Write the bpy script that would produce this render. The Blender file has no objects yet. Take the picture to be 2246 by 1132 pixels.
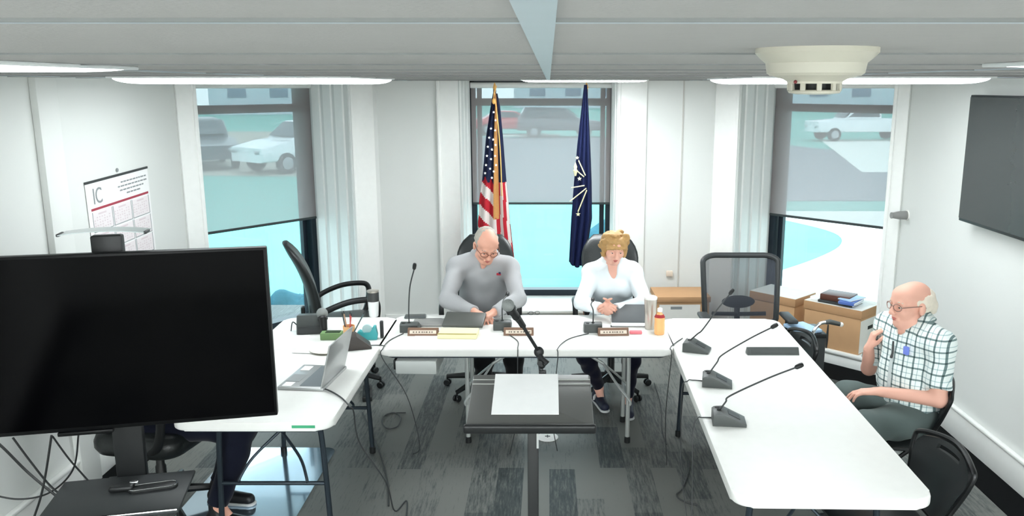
import bpy, bmesh, math, random
import numpy as np
from mathutils import Vector, Matrix
random.seed(7)
PI = math.pi
SC = bpy.context.scene
COL = SC.collection

# ------------------------------------------------------------------ camera geometry
CAMZ = 2.29
F_PX, CX, CY = 1827.0, 1205.0, 566.0
PITCH = math.atan(378 / F_PX)
_c, _s = math.cos(PITCH), math.sin(PITCH)
def ray(x, y):
    a = (x - CX) / F_PX; b = (CY - y) / F_PX
    return a, _c + b * _s, b * _c - _s
def at(x, y, Y):                     # world point seen at a photo pixel, at depth Y
    a, d, e = ray(x, y)
    return Vector((a / d * Y, Y, CAMZ + e / d * Y))
def on(x, y, z):                     # world point seen at a photo pixel, at height z
    a, d, e = ray(x, y); t = (z - CAMZ) / e
    return Vector((a * t, d * t, z))

# ------------------------------------------------------------------ objects
def tag(o, label=None, cat=None, group=None, kind=None):
    if label: o['label'] = label
    if cat: o['category'] = cat
    if group: o['group'] = group
    if kind: o['kind'] = kind
    return o
def thing(name, label, cat, loc=(0, 0, 0), rotz=0.0, group=None):
    o = bpy.data.objects.new(name, None); COL.objects.link(o)
    o.empty_display_size = 0.1
    o.location = loc; o.rotation_euler = (0, 0, rotz)
    return tag(o, label, cat, group)
def wmat(o):
    m = Matrix.Identity(4)
    while o is not None:
        m = (Matrix.Translation(o.location) @ o.rotation_euler.to_matrix().to_4x4()) @ m
        o = o.parent
    return m
def copy_tree(o, parent=None):
    c = o.copy(); COL.objects.link(c); c.parent = parent
    for ch in list(o.children):
        copy_tree(ch, c)
    return c
def add_mesh(name, me, mats, parent=None, world=False, sharp=35):
    if world and parent is not None:
        me.transform(wmat(parent).inverted())
    if not isinstance(mats, (list, tuple)): mats = [mats]
    for m in mats: me.materials.append(m)
    if sharp is not None:
        me.polygons.foreach_set('use_smooth', [True] * len(me.polygons))
        if sharp < 180: me.set_sharp_from_angle(angle=math.radians(sharp))
    me.update()
    o = bpy.data.objects.new(name, me); COL.objects.link(o)
    if parent is not None: o.parent = parent
    return o
def rot_to(d):                       # matrix taking +Z to direction d
    return Vector(d).to_track_quat('Z', 'Y').to_matrix().to_4x4()

class MB:
    def __init__(s): s.bm = bmesh.new(); s.M = Matrix.Identity(4)
    def _merge(s, t, mi=0):
        for f in t.faces: f.material_index = mi
        bmesh.ops.recalc_face_normals(t, faces=t.faces)
        t.transform(s.M)
        me = bpy.data.meshes.new('tmp'); t.to_mesh(me); t.free()
        s.bm.from_mesh(me); bpy.data.meshes.remove(me)
    def box(s, c, d, rot=None, bev=0.0, seg=2, mi=0):
        t = bmesh.new(); bmesh.ops.create_cube(t, size=1)
        bmesh.ops.scale(t, vec=d, verts=t.verts)
        if bev: bmesh.ops.bevel(t, geom=t.edges[:], offset=bev, segments=seg, profile=.5, affect='EDGES')
        if rot is not None: t.transform(rot)
        bmesh.ops.translate(t, vec=c, verts=t.verts); s._merge(t, mi); return s
    def prism(s, pts, z0, z1, bev=0.0, seg=2, mi=0, M=None):
        t = bmesh.new()
        b = [t.verts.new((p[0], p[1], z0)) for p in pts]
        u = [t.verts.new((p[0], p[1], z1)) for p in pts]
        n = len(pts); lo = t.faces.new(b[::-1]); hi = t.faces.new(u)
        for i in range(n): t.faces.new((b[i], b[(i + 1) % n], u[(i + 1) % n], u[i]))
        if bev:
            es = list(set(lo.edges[:] + hi.edges[:]))
            bmesh.ops.bevel(t, geom=es, offset=bev, segments=seg, profile=.5, affect='EDGES')
        if M is not None: t.transform(M)
        s._merge(t, mi); return s
    def loft(s, rings, caps=True, closed=False, mi=0):
        t = bmesh.new(); V = [[t.verts.new(p) for p in r] for r in rings]
        n = len(V[0]); m = len(V)
        for j in range(m if closed else m - 1):
            A, B = V[j], V[(j + 1) % m]
            for i in range(n): t.faces.new((A[i], A[(i + 1) % n], B[(i + 1) % n], B[i]))
        if caps and not closed: t.faces.new(V[0][::-1]); t.faces.new(V[-1])
        s._merge(t, mi); return s
    def tube(s, path, r, n=10, closed=False, mi=0, flat=1.0):
        P = [Vector(p) for p in path]; m = len(P); rings = []
        R = r if isinstance(r, (list, tuple)) else [r] * m
        up = None
        for i in range(m):
            if closed: d = P[(i + 1) % m] - P[i - 1]
            else: d = P[min(i + 1, m - 1)] - P[max(i - 1, 0)]
            d.normalize()
            if up is None: up = Vector((0, 0, 1)) if abs(d.z) < .9 else Vector((1, 0, 0))
            x = up.cross(d)
            if x.length < 1e-6: x = Vector((1, 0, 0)).cross(d)
            x.normalize(); y = d.cross(x); up = y
            rings.append([P[i] + (x * math.cos(2 * PI * k / n) + y * flat * math.sin(2 * PI * k / n)) * R[i] for k in range(n)])
        return s.loft(rings, True, closed, mi)
    def lathe(s, prof, c=(0, 0, 0), n=32, mi=0, d=None, a0=0, a1=2 * PI):
        M = Matrix.Translation(c) @ (rot_to(d) if d is not None else Matrix.Identity(4))
        rings = []
        for r, z in prof:
            rings.append([M @ Vector((max(r, 1e-4) * math.cos(2 * PI * k / n), max(r, 1e-4) * math.sin(2 * PI * k / n), z)) for k in range(n)])
        return s.loft(rings, True, False, mi)
    def ball(s, c, r, sc=(1, 1, 1), mi=0, rot=None, u=20, v=12):
        t = bmesh.new(); bmesh.ops.create_uvsphere(t, u_segments=u, v_segments=v, radius=r)
        bmesh.ops.scale(t, vec=sc, verts=t.verts)
        if rot is not None: t.transform(rot)
        bmesh.ops.translate(t, vec=c, verts=t.verts); s._merge(t, mi); return s
    def quad(s, pts, mi=0):
        t = bmesh.new(); t.faces.new([t.verts.new(p) for p in pts])
        for f in t.faces: f.material_index = mi
        t.transform(s.M); me = bpy.data.meshes.new('tmp'); t.to_mesh(me); t.free()
        s.bm.from_mesh(me); bpy.data.meshes.remove(me); return s
    def build(s, name, mats, parent=None, world=False, sharp=35):
        me = bpy.data.meshes.new(name); s.bm.to_mesh(me); s.bm.free()
        return add_mesh(name, me, mats, parent, world, sharp)
def spline(pts, n=8):                # Catmull-Rom
    P = [Vector(p) for p in pts]; out = []
    for i in range(len(P) - 1):
        p0 = P[max(i - 1, 0)]; p1 = P[i]; p2 = P[i + 1]; p3 = P[min(i + 2, len(P) - 1)]
        for k in range(n):
            t = k / n
            out.append(.5 * ((2 * p1) + (p2 - p0) * t + (2 * p0 - 5 * p1 + 4 * p2 - p3) * t * t + (3 * p1 - p0 - 3 * p2 + p3) * t ** 3))
    out.append(P[-1]); return out
def rrect(w, h, r, n=6, cx=0, cy=0):
    pts = []
    for sx, sy, a in ((1, 1, 0), (-1, 1, 90), (-1, -1, 180), (1, -1, 270)):
        for k in range(n + 1):
            t = math.radians(a + 90 * k / n)
            pts.append((cx + sx * (w / 2 - r) + r * math.cos(t), cy + sy * (h / 2 - r) + r * math.sin(t)))
    return pts

# ------------------------------------------------------------------ materials
def lin(c):
    c = c / 255.0
    return c / 12.92 if c <= .04045 else ((c + .055) / 1.055) ** 2.4
def rgb(r, g, b): return (lin(r), lin(g), lin(b), 1)
MATS = {}
def mat(name, col, rough=.5, metal=0.0, spec=.5, noise=0.0, nscale=20, bump=0.0, bscale=60, coat=0.0, trans=0.0, sheen=0.0):
    if name in MATS: return MATS[name]
    m = bpy.data.materials.new(name); m.use_nodes = True; MATS[name] = m
    nt = m.node_tree; b = nt.nodes['Principled BSDF']
    b.inputs['Base Color'].default_value = rgb(*col)
    b.inputs['Roughness'].default_value = rough
    b.inputs['Metallic'].default_value = metal
    b.inputs['Specular IOR Level'].default_value = spec
    b.inputs['Coat Weight'].default_value = coat
    b.inputs['Sheen Weight'].default_value = sheen
    b.inputs['Transmission Weight'].default_value = trans
    tc = nt.nodes.new('ShaderNodeTexCoord')
    nz = nt.nodes.new('ShaderNodeTexNoise'); nz.inputs['Scale'].default_value = nscale; nz.inputs['Detail'].default_value = 4
    nt.links.new(tc.outputs['Object'], nz.inputs['Vector'])
    amt = noise if noise else .03
    mx = nt.nodes.new('ShaderNodeMixRGB'); mx.blend_type = 'MULTIPLY'; mx.inputs[0].default_value = 1
    cr = nt.nodes.new('ShaderNodeMapRange'); cr.inputs['To Min'].default_value = 1 - amt; cr.inputs['To Max'].default_value = 1 + amt
    nt.links.new(nz.outputs['Fac'], cr.inputs['Value'])
    mx.inputs[1].default_value = rgb(*col); nt.links.new(cr.outputs[0], mx.inputs[2])
    nt.links.new(mx.outputs[0], b.inputs['Base Color'])
    if bump:
        n2 = nt.nodes.new('ShaderNodeTexNoise'); n2.inputs['Scale'].default_value = bscale; n2.inputs['Detail'].default_value = 3
        nt.links.new(tc.outputs['Object'], n2.inputs['Vector'])
        bp = nt.nodes.new('ShaderNodeBump'); bp.inputs['Strength'].default_value = bump; bp.inputs['Distance'].default_value = .01
        nt.links.new(n2.outputs['Fac'], bp.inputs['Height']); nt.links.new(bp.outputs[0], b.inputs['Normal'])
    return m
def emis(name, col, st):
    m = bpy.data.materials.new(name); m.use_nodes = True; nt = m.node_tree; nt.nodes.clear()
    e = nt.nodes.new('ShaderNodeEmission'); e.inputs[0].default_value = col; e.inputs[1].default_value = st
    o = nt.nodes.new('ShaderNodeOutputMaterial'); nt.links.new(e.outputs[0], o.inputs[0]); return m
def seethrough(name, col, t, rough=.8, glossy=False, tint=(255, 255, 255), transl=.0):
    m = bpy.data.materials.new(name); m.use_nodes = True; nt = m.node_tree; nt.nodes.clear()
    o = nt.nodes.new('ShaderNodeOutputMaterial'); mx = nt.nodes.new('ShaderNodeMixShader')
    tr = nt.nodes.new('ShaderNodeBsdfTransparent'); tr.inputs[0].default_value = rgb(*tint)
    if glossy:
        d = nt.nodes.new('ShaderNodeBsdfGlossy'); d.inputs['Roughness'].default_value = rough; d.inputs[0].default_value = rgb(*col)
        fr = nt.nodes.new('ShaderNodeFresnel'); fr.inputs[0].default_value = 1.45
        ml = nt.nodes.new('ShaderNodeMath'); ml.operation = 'MULTIPLY'; ml.inputs[1].default_value = 1 - t
        nt.links.new(fr.outputs[0], ml.inputs[0]); nt.links.new(ml.outputs[0], mx.inputs[0])
        nt.links.new(tr.outputs[0], mx.inputs[1]); nt.links.new(d.outputs[0], mx.inputs[2])
    else:
        d = nt.nodes.new('ShaderNodeBsdfDiffuse'); d.inputs[0].default_value = rgb(*col)
        src = d
        if transl:
            tl = nt.nodes.new('ShaderNodeBsdfTranslucent'); tl.inputs[0].default_value = rgb(*col)
            m2 = nt.nodes.new('ShaderNodeMixShader'); m2.inputs[0].default_value = transl
            nt.links.new(d.outputs[0], m2.inputs[1]); nt.links.new(tl.outputs[0], m2.inputs[2]); src = m2
        mx.inputs[0].default_value = 1 - t
        nt.links.new(tr.outputs[0], mx.inputs[1]); nt.links.new(src.outputs[0], mx.inputs[2])
    nt.links.new(mx.outputs[0], o.inputs[0]); return m
def carpet_mat():
    m = bpy.data.materials.new('plank_carpet'); m.use_nodes = True; nt = m.node_tree; b = nt.nodes['Principled BSDF']
    N = nt.nodes.new; L = nt.links.new
    tc = N('ShaderNodeTexCoord'); sp = N('ShaderNodeSeparateXYZ'); L(tc.outputs['Object'], sp.inputs[0])
    cb = N('ShaderNodeCombineXYZ'); L(sp.outputs['Y'], cb.inputs['X']); L(sp.outputs['X'], cb.inputs['Y'])
    bk = N('ShaderNodeTexBrick'); L(cb.outputs[0], bk.inputs['Vector'])
    bk.inputs['Scale'].default_value = 1; bk.inputs['Brick Width'].default_value = .62; bk.inputs['Row Height'].default_value = .155
    bk.inputs['Mortar Size'].default_value = 0; bk.offset = .37; bk.offset_frequency = 2; bk.squash = 1.35; bk.squash_frequency = 3
    bk.inputs['Color1'].default_value = (0.10, 0.10, 0.10, 1); bk.inputs['Color2'].default_value = (1, 1, 1, 1)
    mp = N('ShaderNodeMapping'); mp.inputs['Scale'].default_value = (75, 7, 1); L(tc.outputs['Object'], mp.inputs[0])
    nz = N('ShaderNodeTexNoise'); nz.inputs['Scale'].default_value = 1; nz.inputs['Detail'].default_value = 3; L(mp.outputs[0], nz.inputs['Vector'])
    mp2 = N('ShaderNodeMapping'); mp2.inputs['Scale'].default_value = (220, 30, 1); L(tc.outputs['Object'], mp2.inputs[0])
    n2 = N('ShaderNodeTexNoise'); n2.inputs['Scale'].default_value = 1; L(mp2.outputs[0], n2.inputs['Vector'])
    a = N('ShaderNodeMath'); a.operation = 'MULTIPLY_ADD'; L(nz.outputs['Fac'], a.inputs[0]); a.inputs[1].default_value = 1.5; a.inputs[2].default_value = -.75
    a2 = N('ShaderNodeMath'); a2.operation = 'MULTIPLY_ADD'; L(n2.outputs['Fac'], a2.inputs[0]); a2.inputs[1].default_value = .7; L(a.outputs[0], a2.inputs[2])
    sm = N('ShaderNodeMath'); sm.operation = 'ADD'; L(bk.outputs['Color'], sm.inputs[0]); L(a2.outputs[0], sm.inputs[1])
    cr = N('ShaderNodeValToRGB'); L(sm.outputs[0], cr.inputs[0])
    cr.color_ramp.elements[0].position = .0; cr.color_ramp.elements[0].color = rgb(36, 42, 44)
    cr.color_ramp.elements[1].position = 1.5 / 1.5; cr.color_ramp.elements[1].color = rgb(112, 114, 110)
    e = cr.color_ramp.elements.new(.5); e.color = rgb(66, 72, 72)
    L(cr.outputs[0], b.inputs['Base Color'])
    b.inputs['Roughness'].default_value = .55; b.inputs['Specular IOR Level'].default_value = .35
    return m
def ceiling_mat():
    m = mat('ceiling_tile', (176, 174, 172), .95, 0, .1, noise=.03, nscale=35, bump=.1, bscale=220)
    return m
def wall_mat(name, col): return mat(name, col, .7, 0, .25, noise=.012, nscale=3, bump=.03, bscale=150)

# ------------------------------------------------------------------ implicit surfaces (bodies, clothes, hair, shrubs)
def n3(v): v = np.asarray(v, float); return v / np.linalg.norm(v)
class SDF:
    def __init__(s, res=.006): s.res = res; s.P = []; s.planes = []
    def cap(s, a, b, ra, rb=None, k=.02, op='u', flat=False):
        s.P.append(('cap', np.array(a, float), np.array(b, float), ra, ra if rb is None else rb, k, op, flat)); return s
    def ell(s, c, r, R=None, k=.02, op='u'):
        s.P.append(('ell', np.array(c, float), np.array(r, float), np.eye(3) if R is None else np.array(R, float), k, op)); return s
    def plane(s, c, n): s.planes.append((np.array(c, float), n3(n))); return s
    def mesh(s, noise=0.0, nfreq=25.0, seed=0, pad=.03, fold=None):
        lo = np.full(3, 1e9); hi = -lo
        bbs = []
        for p in s.P:
            if p[0] == 'cap':
                r = max(p[3], p[4]); l = np.minimum(p[1], p[2]) - r; h = np.maximum(p[1], p[2]) + r; op = p[6]; k = p[5]
            else:
                e = np.sqrt(((p[3] * p[2][None, :]) ** 2).sum(1)); l = p[1] - e; h = p[1] + e; op = p[5]; k = p[4]
            bbs.append((l, h, k))
            if op == 'u': lo = np.minimum(lo, l); hi = np.maximum(hi, h)
        lo -= pad; hi += pad; q = s.res
        n = np.ceil((hi - lo) / q).astype(int) + 1
        ax = [lo[i] + q * np.arange(n[i]) for i in range(3)]
        F = np.full(n, .5, np.float32)
        for p, (l, h, k) in zip(s.P, bbs):
            m = k + .03
            i0 = np.clip(np.floor((l - m - lo) / q).astype(int), 0, n - 1); i1 = np.clip(np.ceil((h + m - lo) / q).astype(int) + 1, 1, n)
            if (i1 <= i0).any(): continue
            sl = tuple(slice(i0[i], i1[i]) for i in range(3))
            X = ax[0][sl[0]][:, None, None]; Y = ax[1][sl[1]][None, :, None]; Z = ax[2][sl[2]][None, None, :]
            if p[0] == 'cap':
                _, a, b, ra, rb, k, op, flat = p; d = b - a; L2 = max((d * d).sum(), 1e-9)
                t0 = ((X - a[0]) * d[0] + (Y - a[1]) * d[1] + (Z - a[2]) * d[2]) / L2; t = np.clip(t0, 0, 1)
                D = np.sqrt((X - a[0] - t * d[0]) ** 2 + (Y - a[1] - t * d[1]) ** 2 + (Z - a[2] - t * d[2]) ** 2) - (ra + (rb - ra) * t)
                if flat: D = np.maximum(D, (t0 - 1) * math.sqrt(L2))
            else:
                _, c, r, R, k, op = p
                dx, dy, dz = X - c[0], Y - c[1], Z - c[2]
                u = [R[0, i] * dx + R[1, i] * dy + R[2, i] * dz for i in range(3)]
                k0 = np.sqrt(sum((u[i] / r[i]) ** 2 for i in range(3))); k1 = np.sqrt(sum((u[i] / r[i] ** 2) ** 2 for i in range(3)))
                D = k0 * (k0 - 1) / np.maximum(k1, 1e-6)
            A = F[sl]
            if op == 'u':
                hh = np.clip(.5 + .5 * (A - D) / k, 0, 1); F[sl] = A * (1 - hh) + D * hh - k * hh * (1 - hh)
            else:
                hh = np.clip(.5 - .5 * (A + D) / k, 0, 1); F[sl] = A * (1 - hh) - D * hh + k * hh * (1 - hh)
        X, Y, Z = ax[0][:, None, None], ax[1][None, :, None], ax[2][None, None, :]
        if noise:
            rs = np.random.RandomState(seed); W = 0
            for i in range(7):
                d = rs.normal(size=3); d = d / np.linalg.norm(d) * nfreq * rs.uniform(.6, 1.7); ph = rs.uniform(0, 6.28)
                W = W + np.sin(d[0] * X + d[1] * Y + d[2] * Z + ph + 1.3 * np.sin(d[1] * X * .7 - d[0] * Z * .6 + d[2] * Y * .5))
            F += (noise / 3.0 * W).astype(np.float32)
        for c, nn in s.planes:
            F = np.maximum(F, ((X - c[0]) * nn[0] + (Y - c[1]) * nn[1] + (Z - c[2]) * nn[2]).astype(np.float32))
        return surf_nets(F, lo, q)
def surf_nets(F, lo, q):
    F[0, :, :] = F[-1, :, :] = F[:, 0, :] = F[:, -1, :] = F[:, :, 0] = F[:, :, -1] = .5
    S = F < 0; n = np.array(F.shape)
    cnt = np.zeros(n - 1, np.int8)
    cs = [(i, j, k) for i in (0, 1) for j in (0, 1) for k in (0, 1)]
    for i, j, k in cs: cnt += S[i:n[0] - 1 + i, j:n[1] - 1 + j, k:n[2] - 1 + k]
    act = np.argwhere((cnt > 0) & (cnt < 8)); idx = np.full(n - 1, -1, np.int64)
    idx[act[:, 0], act[:, 1], act[:, 2]] = np.arange(len(act))
    acc = np.zeros((len(act), 3)); w = np.zeros(len(act))
    for a in cs:
        for d in range(3):
            if a[d]: continue
            b = list(a); b[d] = 1
            fa = F[act[:, 0] + a[0], act[:, 1] + a[1], act[:, 2] + a[2]]; fb = F[act[:, 0] + b[0], act[:, 1] + b[1], act[:, 2] + b[2]]
            m = (fa < 0) != (fb < 0); t = np.where(m, fa / np.where(m, fa - fb, 1), 0)
            p = np.tile(np.array(a, float), (len(act), 1)); p[:, d] += t
            acc[m] += p[m]; w += m
    V = (act + acc / w[:, None]) * q + lo
    quads = []
    for d in range(3):
        e1, e2 = (d + 1) % 3, (d + 2) % 3
        A = [slice(None)] * 3; B = [slice(None)] * 3
        A[d] = slice(0, n[d] - 1); B[d] = slice(1, n[d])
        sa, sb = S[tuple(A)], S[tuple(B)]
        for sgn, mask in ((0, sa & ~sb), (1, ~sa & sb)):
            E = np.argwhere(mask); 
            if len(E) == 0: continue
            def cell(o1, o2):
                c = E.copy(); c[:, e1] -= o1; c[:, e2] -= o2
                return idx[c[:, 0], c[:, 1], c[:, 2]]
            Q = np.stack([cell(1, 1), cell(0, 1), cell(0, 0), cell(1, 0)], 1)
            quads.append(Q if sgn == 0 else Q[:, ::-1])
    Q = np.concatenate(quads)
    # light smoothing
    for _ in range(2):
        ac = np.zeros_like(V); wt = np.zeros(len(V))
        for i in range(4):
            a, b = Q[:, i], Q[:, (i + 1) % 4]
            np.add.at(ac, a, V[b]); np.add.at(wt, a, 1); np.add.at(ac, b, V[a]); np.add.at(wt, b, 1)
        V = .5 * V + .5 * ac / np.maximum(wt, 1)[:, None]
    me = bpy.data.meshes.new('s'); me.vertices.add(len(V)); me.vertices.foreach_set('co', V.astype(np.float32).ravel())
    me.loops.add(len(Q) * 4); me.loops.foreach_set('vertex_index', Q.astype(np.int32).ravel())
    me.polygons.add(len(Q)); me.polygons.foreach_set('loop_start', np.arange(0, len(Q) * 4, 4, dtype=np.int32))
    me.update(calc_edges=True); me.validate()
    return me
def organic(sdf, name, m, parent, **kw):
    me = sdf.mesh(**kw)
    return add_mesh(name, me, m, parent, world=True, sharp=180)
# ================================================================== SETTING
CEIL = 2.335
XL, XR, YB = -2.7, 2.71, -2.6
PL, PCL, PCR, PR = (XL, 6.1), (-1.55, 7.6), (1.5, 7.6), (XR, 6.35)
M_wall = wall_mat('wall_paint', (226, 228, 225))
M_trim = mat('white_trim_paint', (246, 247, 244), .45, 0, .4)
M_ceil = ceiling_mat()
M_tbar = mat('ceiling_bar_paint', (184, 194, 200), .5)
M_tbar2 = mat('ceiling_bar_edge', (178, 182, 184), .5)
M_carpet = carpet_mat()
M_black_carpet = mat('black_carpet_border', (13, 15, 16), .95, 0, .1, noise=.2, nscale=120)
M_frame = mat('dark_window_metal', (18, 30, 42), .4, .2)
M_shade = seethrough('solar_shade_fabric', (192, 184, 184), .42, transl=.4)
M_shade_edge = mat('shade_hem_bar', (52, 60, 62), .6)
M_glass = seethrough('window_glass', (255, 255, 255), .4, .02, glossy=True, tint=(240, 252, 252))
M_seam = mat('panel_seam', (196, 194, 188), .6)

def struct(mb, name, m, parent=None, **kw):
    o = mb.build(name, m, parent, **kw)
    if parent is None: tag(o, kind='structure')
    return o
mb = MB(); mb.box(((XL + XR) / 2, 2.9, -.05), (XR - XL + 3, 11.4, .1)); struct(mb, 'floor', M_carpet)
# ceiling slab
mb = MB(); mb.box(((XL + XR) / 2, 3.0, CEIL + .06), (XR - XL + 3, 11.6, .12)); ceiling = struct(mb, 'ceiling', M_ceil)
# ceiling grid bars (real sheet metal tees just under the tiles)
mb = MB()
for gx in (-2.45, -1.23, -.008, 1.214, 2.434):
    mb.box((gx, 2.5, CEIL - .0015), (.0245, 10.1, .003))
struct(mb, 'trim_1', M_tbar)
mb = MB()
GY = [-2.44 + .61 * k for k in range(17)]
for gy in GY:
    gy += -.01
    mb.box((0, gy, CEIL - .001), (5.4, .0245, .002), mi=0)
    mb.box((0, gy - .0135, CEIL - .0014), (5.4, .003, .0028), mi=1)  # darker strip paints the shadow line along each cross bar
struct(mb, 'trim_2', [M_tbar, mat('ceiling_bar_painted_shadow', (130, 132, 132), .8)])
# side and rear walls
mb = MB(); mb.box((XL - .1, (YB + 6.1) / 2, CEIL / 2), (.2, 6.1 - YB, CEIL)); struct(mb, 'wall_left', M_wall)
mb = MB(); mb.box((XR + .1, (YB + 6.35) / 2, CEIL / 2), (.2, 6.35 - YB, CEIL)); struct(mb, 'wall_right', M_wall)
mb = MB(); mb.box((0, YB - .1, CEIL / 2), (XR - XL + .4, .2, CEIL)); struct(mb, 'wall_rear', M_wall)
# pilaster and vertical trim on the left wall
mb = MB(); mb.box((XL + .02, 4.5, CEIL / 2), (.04, .19, CEIL), bev=.006); struct(mb, 'trim_3', M_wall)

def facet(A, B, R, s0, s1, zs, side, n, splay=(0, 0)):
    """bay wall from A to B with a deep window recess between s0 and s1; A, B run so that the outside lies on the left of A->B or its mirror"""
    A, B = Vector((A[0], A[1], 0)), Vector((B[0], B[1], 0)); d = (B - A); Ln = d.length; d.normalize()
    o = Vector((-d.y, d.x, 0))
    if o.dot(A - Vector((0, 4, 0))) < 0: o = -o
    M = Matrix(((d.x, o.x, 0, A.x), (d.y, o.y, 0, A.y), (0, 0, 1, 0), (0, 0, 0, 1)))
    def W(mb): mb.M = M; return mb
    mb = W(MB())
    a0, a1 = splay
    mb.prism([(0, 0), (s0, 0), (s0 - a0, R + .12), (-.02, R + .12)], 0, CEIL)
    mb.prism([(s1, 0), (Ln, 0), (Ln + .02, R + .12), (s1 + a1, R + .12)], 0, CEIL)
    mb.prism([(s0 - .001, .0), (s1 + .001, .0), (s1 + a1 + .001, R + .12), (s0 - a0 - .001, R + .12)], 0, zs - .03)
    w = struct(mb, 'wall_' + side, M_wall)
    # window stool and apron
    mb = W(MB()); mb.box(((s0 + s1) / 2, (R - .03) / 2, zs - .015), (s1 - s0 - .004, R + .03, .03), bev=.006)
    mb.box(((s0 + s1) / 2, -.018, zs - .015), (s1 - s0 + .08, .036, .028), bev=.008)
    struct(mb, 'trim_%d' % (4 + 3 * n), M_trim)
    # casings
    mb = W(MB())
    for (p0, p1) in ((max(s0 - .2, .004), s0), (s1, min(s1 + .27, Ln - .004))):
        mb.box(((p0 + p1) / 2, -.012, CEIL / 2), (p1 - p0, .024, CEIL), bev=.005)
        mb.box((p0 + .02 if p0 > .01 else p1 - .02, -.02, CEIL / 2), (.03, .04, CEIL), bev=.01)
    # folded panel boards in the jambs
    for sgn, sx, a in ((1, s0, -a0), (-1, s1, a1)):
        for k in range(3):
            y0 = .05 + k * (R - .1) / 3; y1 = y0 + (R - .1) / 3 - .04
            f0, f1 = y0 / (R + .12), y1 / (R + .12)
            x0, x1 = sx + a * f0, sx + a * f1
            mb.prism([(x0, y0), (x0 + sgn * .012, y0 + .01), (x1 + sgn * .012, y1 - .01), (x1, y1)][::sgn], zs, CEIL)
    struct(mb, 'trim_%d' % (5 + 3 * n), M_trim)
    # baseboard
    mb = W(MB()); hb = min(.19, zs - .045)
    mb.box((Ln / 2, -.008, hb / 2), (Ln - .01, .016, hb), bev=.003)
    struct(mb, 'baseboard_' + side, M_trim)
    # window: dark metal frame, meeting rail, panes, sill bar
    e0, e1 = s0 - a0 * R / (R + .12), s1 + a1 * R / (R + .12)
    win = thing('window_%d' % n, None, None, M @ Vector(((s0 + s1) / 2, R, zs)))
    tag(win, kind='structure')
    fw = .05
    mb = W(MB())
    mb.box((e0 + fw / 2, R, (zs + CEIL) / 2), (fw, .1, CEIL - zs)); mb.box((e1 - fw / 2, R, (zs + CEIL) / 2), (fw, .1, CEIL - zs))
    mb.box(((e0 + e1) / 2, R, zs + .03), (e1 - e0, .12, .06)); mb.box(((e0 + e1) / 2, R, CEIL - .02), (e1 - e0, .1, .04))
    zr = 2.095 + (.04 if side == 'back' else 0)
    mb.box(((e0 + e1) / 2, R + .03, zr), (e1 - e0, .07, .07))
    for ss in (e0 + fw + .035, e1 - fw - .035): mb.box((ss, R + .035, (zs + CEIL) / 2), (.045, .05, CEIL - zs - .06))
    mb.build('window_frame', M_frame, win, world=True)
    mb = W(MB()); mb.box(((e0 + e1) / 2, R + .04, (zs + zr) / 2), (e1 - e0 - .02, .006, zr - zs - .02)); mb.build('pane', M_glass, win, world=True)
    mb = W(MB()); mb.box(((e0 + e1) / 2, R + .04, (CEIL + zr) / 2), (e1 - e0 - .02, .006, CEIL - zr - .02)); mb.build('pane', M_glass, win, world=True)
    return M, e0, e1
def shade(M, e0, e1, R, zb, label):
    t = thing('roller_shade', label, 'window shade', M @ Vector(((e0 + e1) / 2, R - .07, zb)), 0, 'roller shades on the three windows')
    mb = MB(); mb.M = M; mb.box(((e0 + e1) / 2, R - .075, (zb + CEIL - .06) / 2), (e1 - e0 - .03, .0012, CEIL - .06 - zb)); mb.build('shade_fabric', M_shade, t, world=True)
    mb = MB(); mb.M = M; mb.box(((e0 + e1) / 2, R - .075, zb - .008), (e1 - e0 - .03, .014, .022), bev=.004); mb.build('hem_bar', M_shade_edge, t, world=True)
    mb = MB(); mb.M = M; mb.tube([(e0 + .01, R - .075, CEIL - .04), (e1 - .01, R - .075, CEIL - .04)], .028, 14); mb.build('roller_tube', M_trim, t, world=True)
RW = .6
F1 = facet(PL, PCL, RW, .16, 1.56, .125, 'backleft', 1, (0, .02))
F2 = facet(PCL, PCR, RW, .735, 2.155, .22, 'back', 2, (-.06, .0))
F3 = facet(PR, PCR, RW, .125, 1.472, .125, 'backright', 3, (0, .0))
shade(*F1, RW, 1.10, 'grey roller shade pulled two thirds down, left window, above the high-backed chair')
shade(*F2, RW, 1.165, 'grey roller shade pulled halfway down, middle window, behind the two flags')
shade(*F3, RW, 1.115, 'grey roller shade pulled halfway down, right window, near the wall mounted television')
# panel seam on the back wall
mb = MB(); mb.box((1.203, 7.597, CEIL / 2), (.012, .006, CEIL)); struct(mb, 'trim_14', M_seam)
# side wall baseboards with a cap
def base_side(x, sg, y0, y1, name):
    mb = MB(); mb.box((x - sg * .012, (y0 + y1) / 2, .1), (.024, y1 - y0, .2), bev=.003)
    mb.box((x - sg * .017, (y0 + y1) / 2, .195), (.034, y1 - y0, .026), bev=.01, seg=3)
    struct(mb, name, M_trim)
base_side(XL, -1, YB, 6.09, 'baseboard_left'); base_side(XR, 1, YB, 6.34, 'baseboard_right')
# black carpet border along the walls
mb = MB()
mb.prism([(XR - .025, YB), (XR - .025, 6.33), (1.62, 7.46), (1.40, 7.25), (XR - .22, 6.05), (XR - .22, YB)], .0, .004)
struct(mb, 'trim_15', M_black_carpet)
mb = MB()
mb.prism([(XL + .025, YB), (XL + .2, YB), (XL + .2, 5.9), (-1.45, 7.4), (-1.6, 7.5), (XL + .025, 6.08)], .0, .004)
struct(mb, 'trim_16', M_black_carpet)

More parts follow.
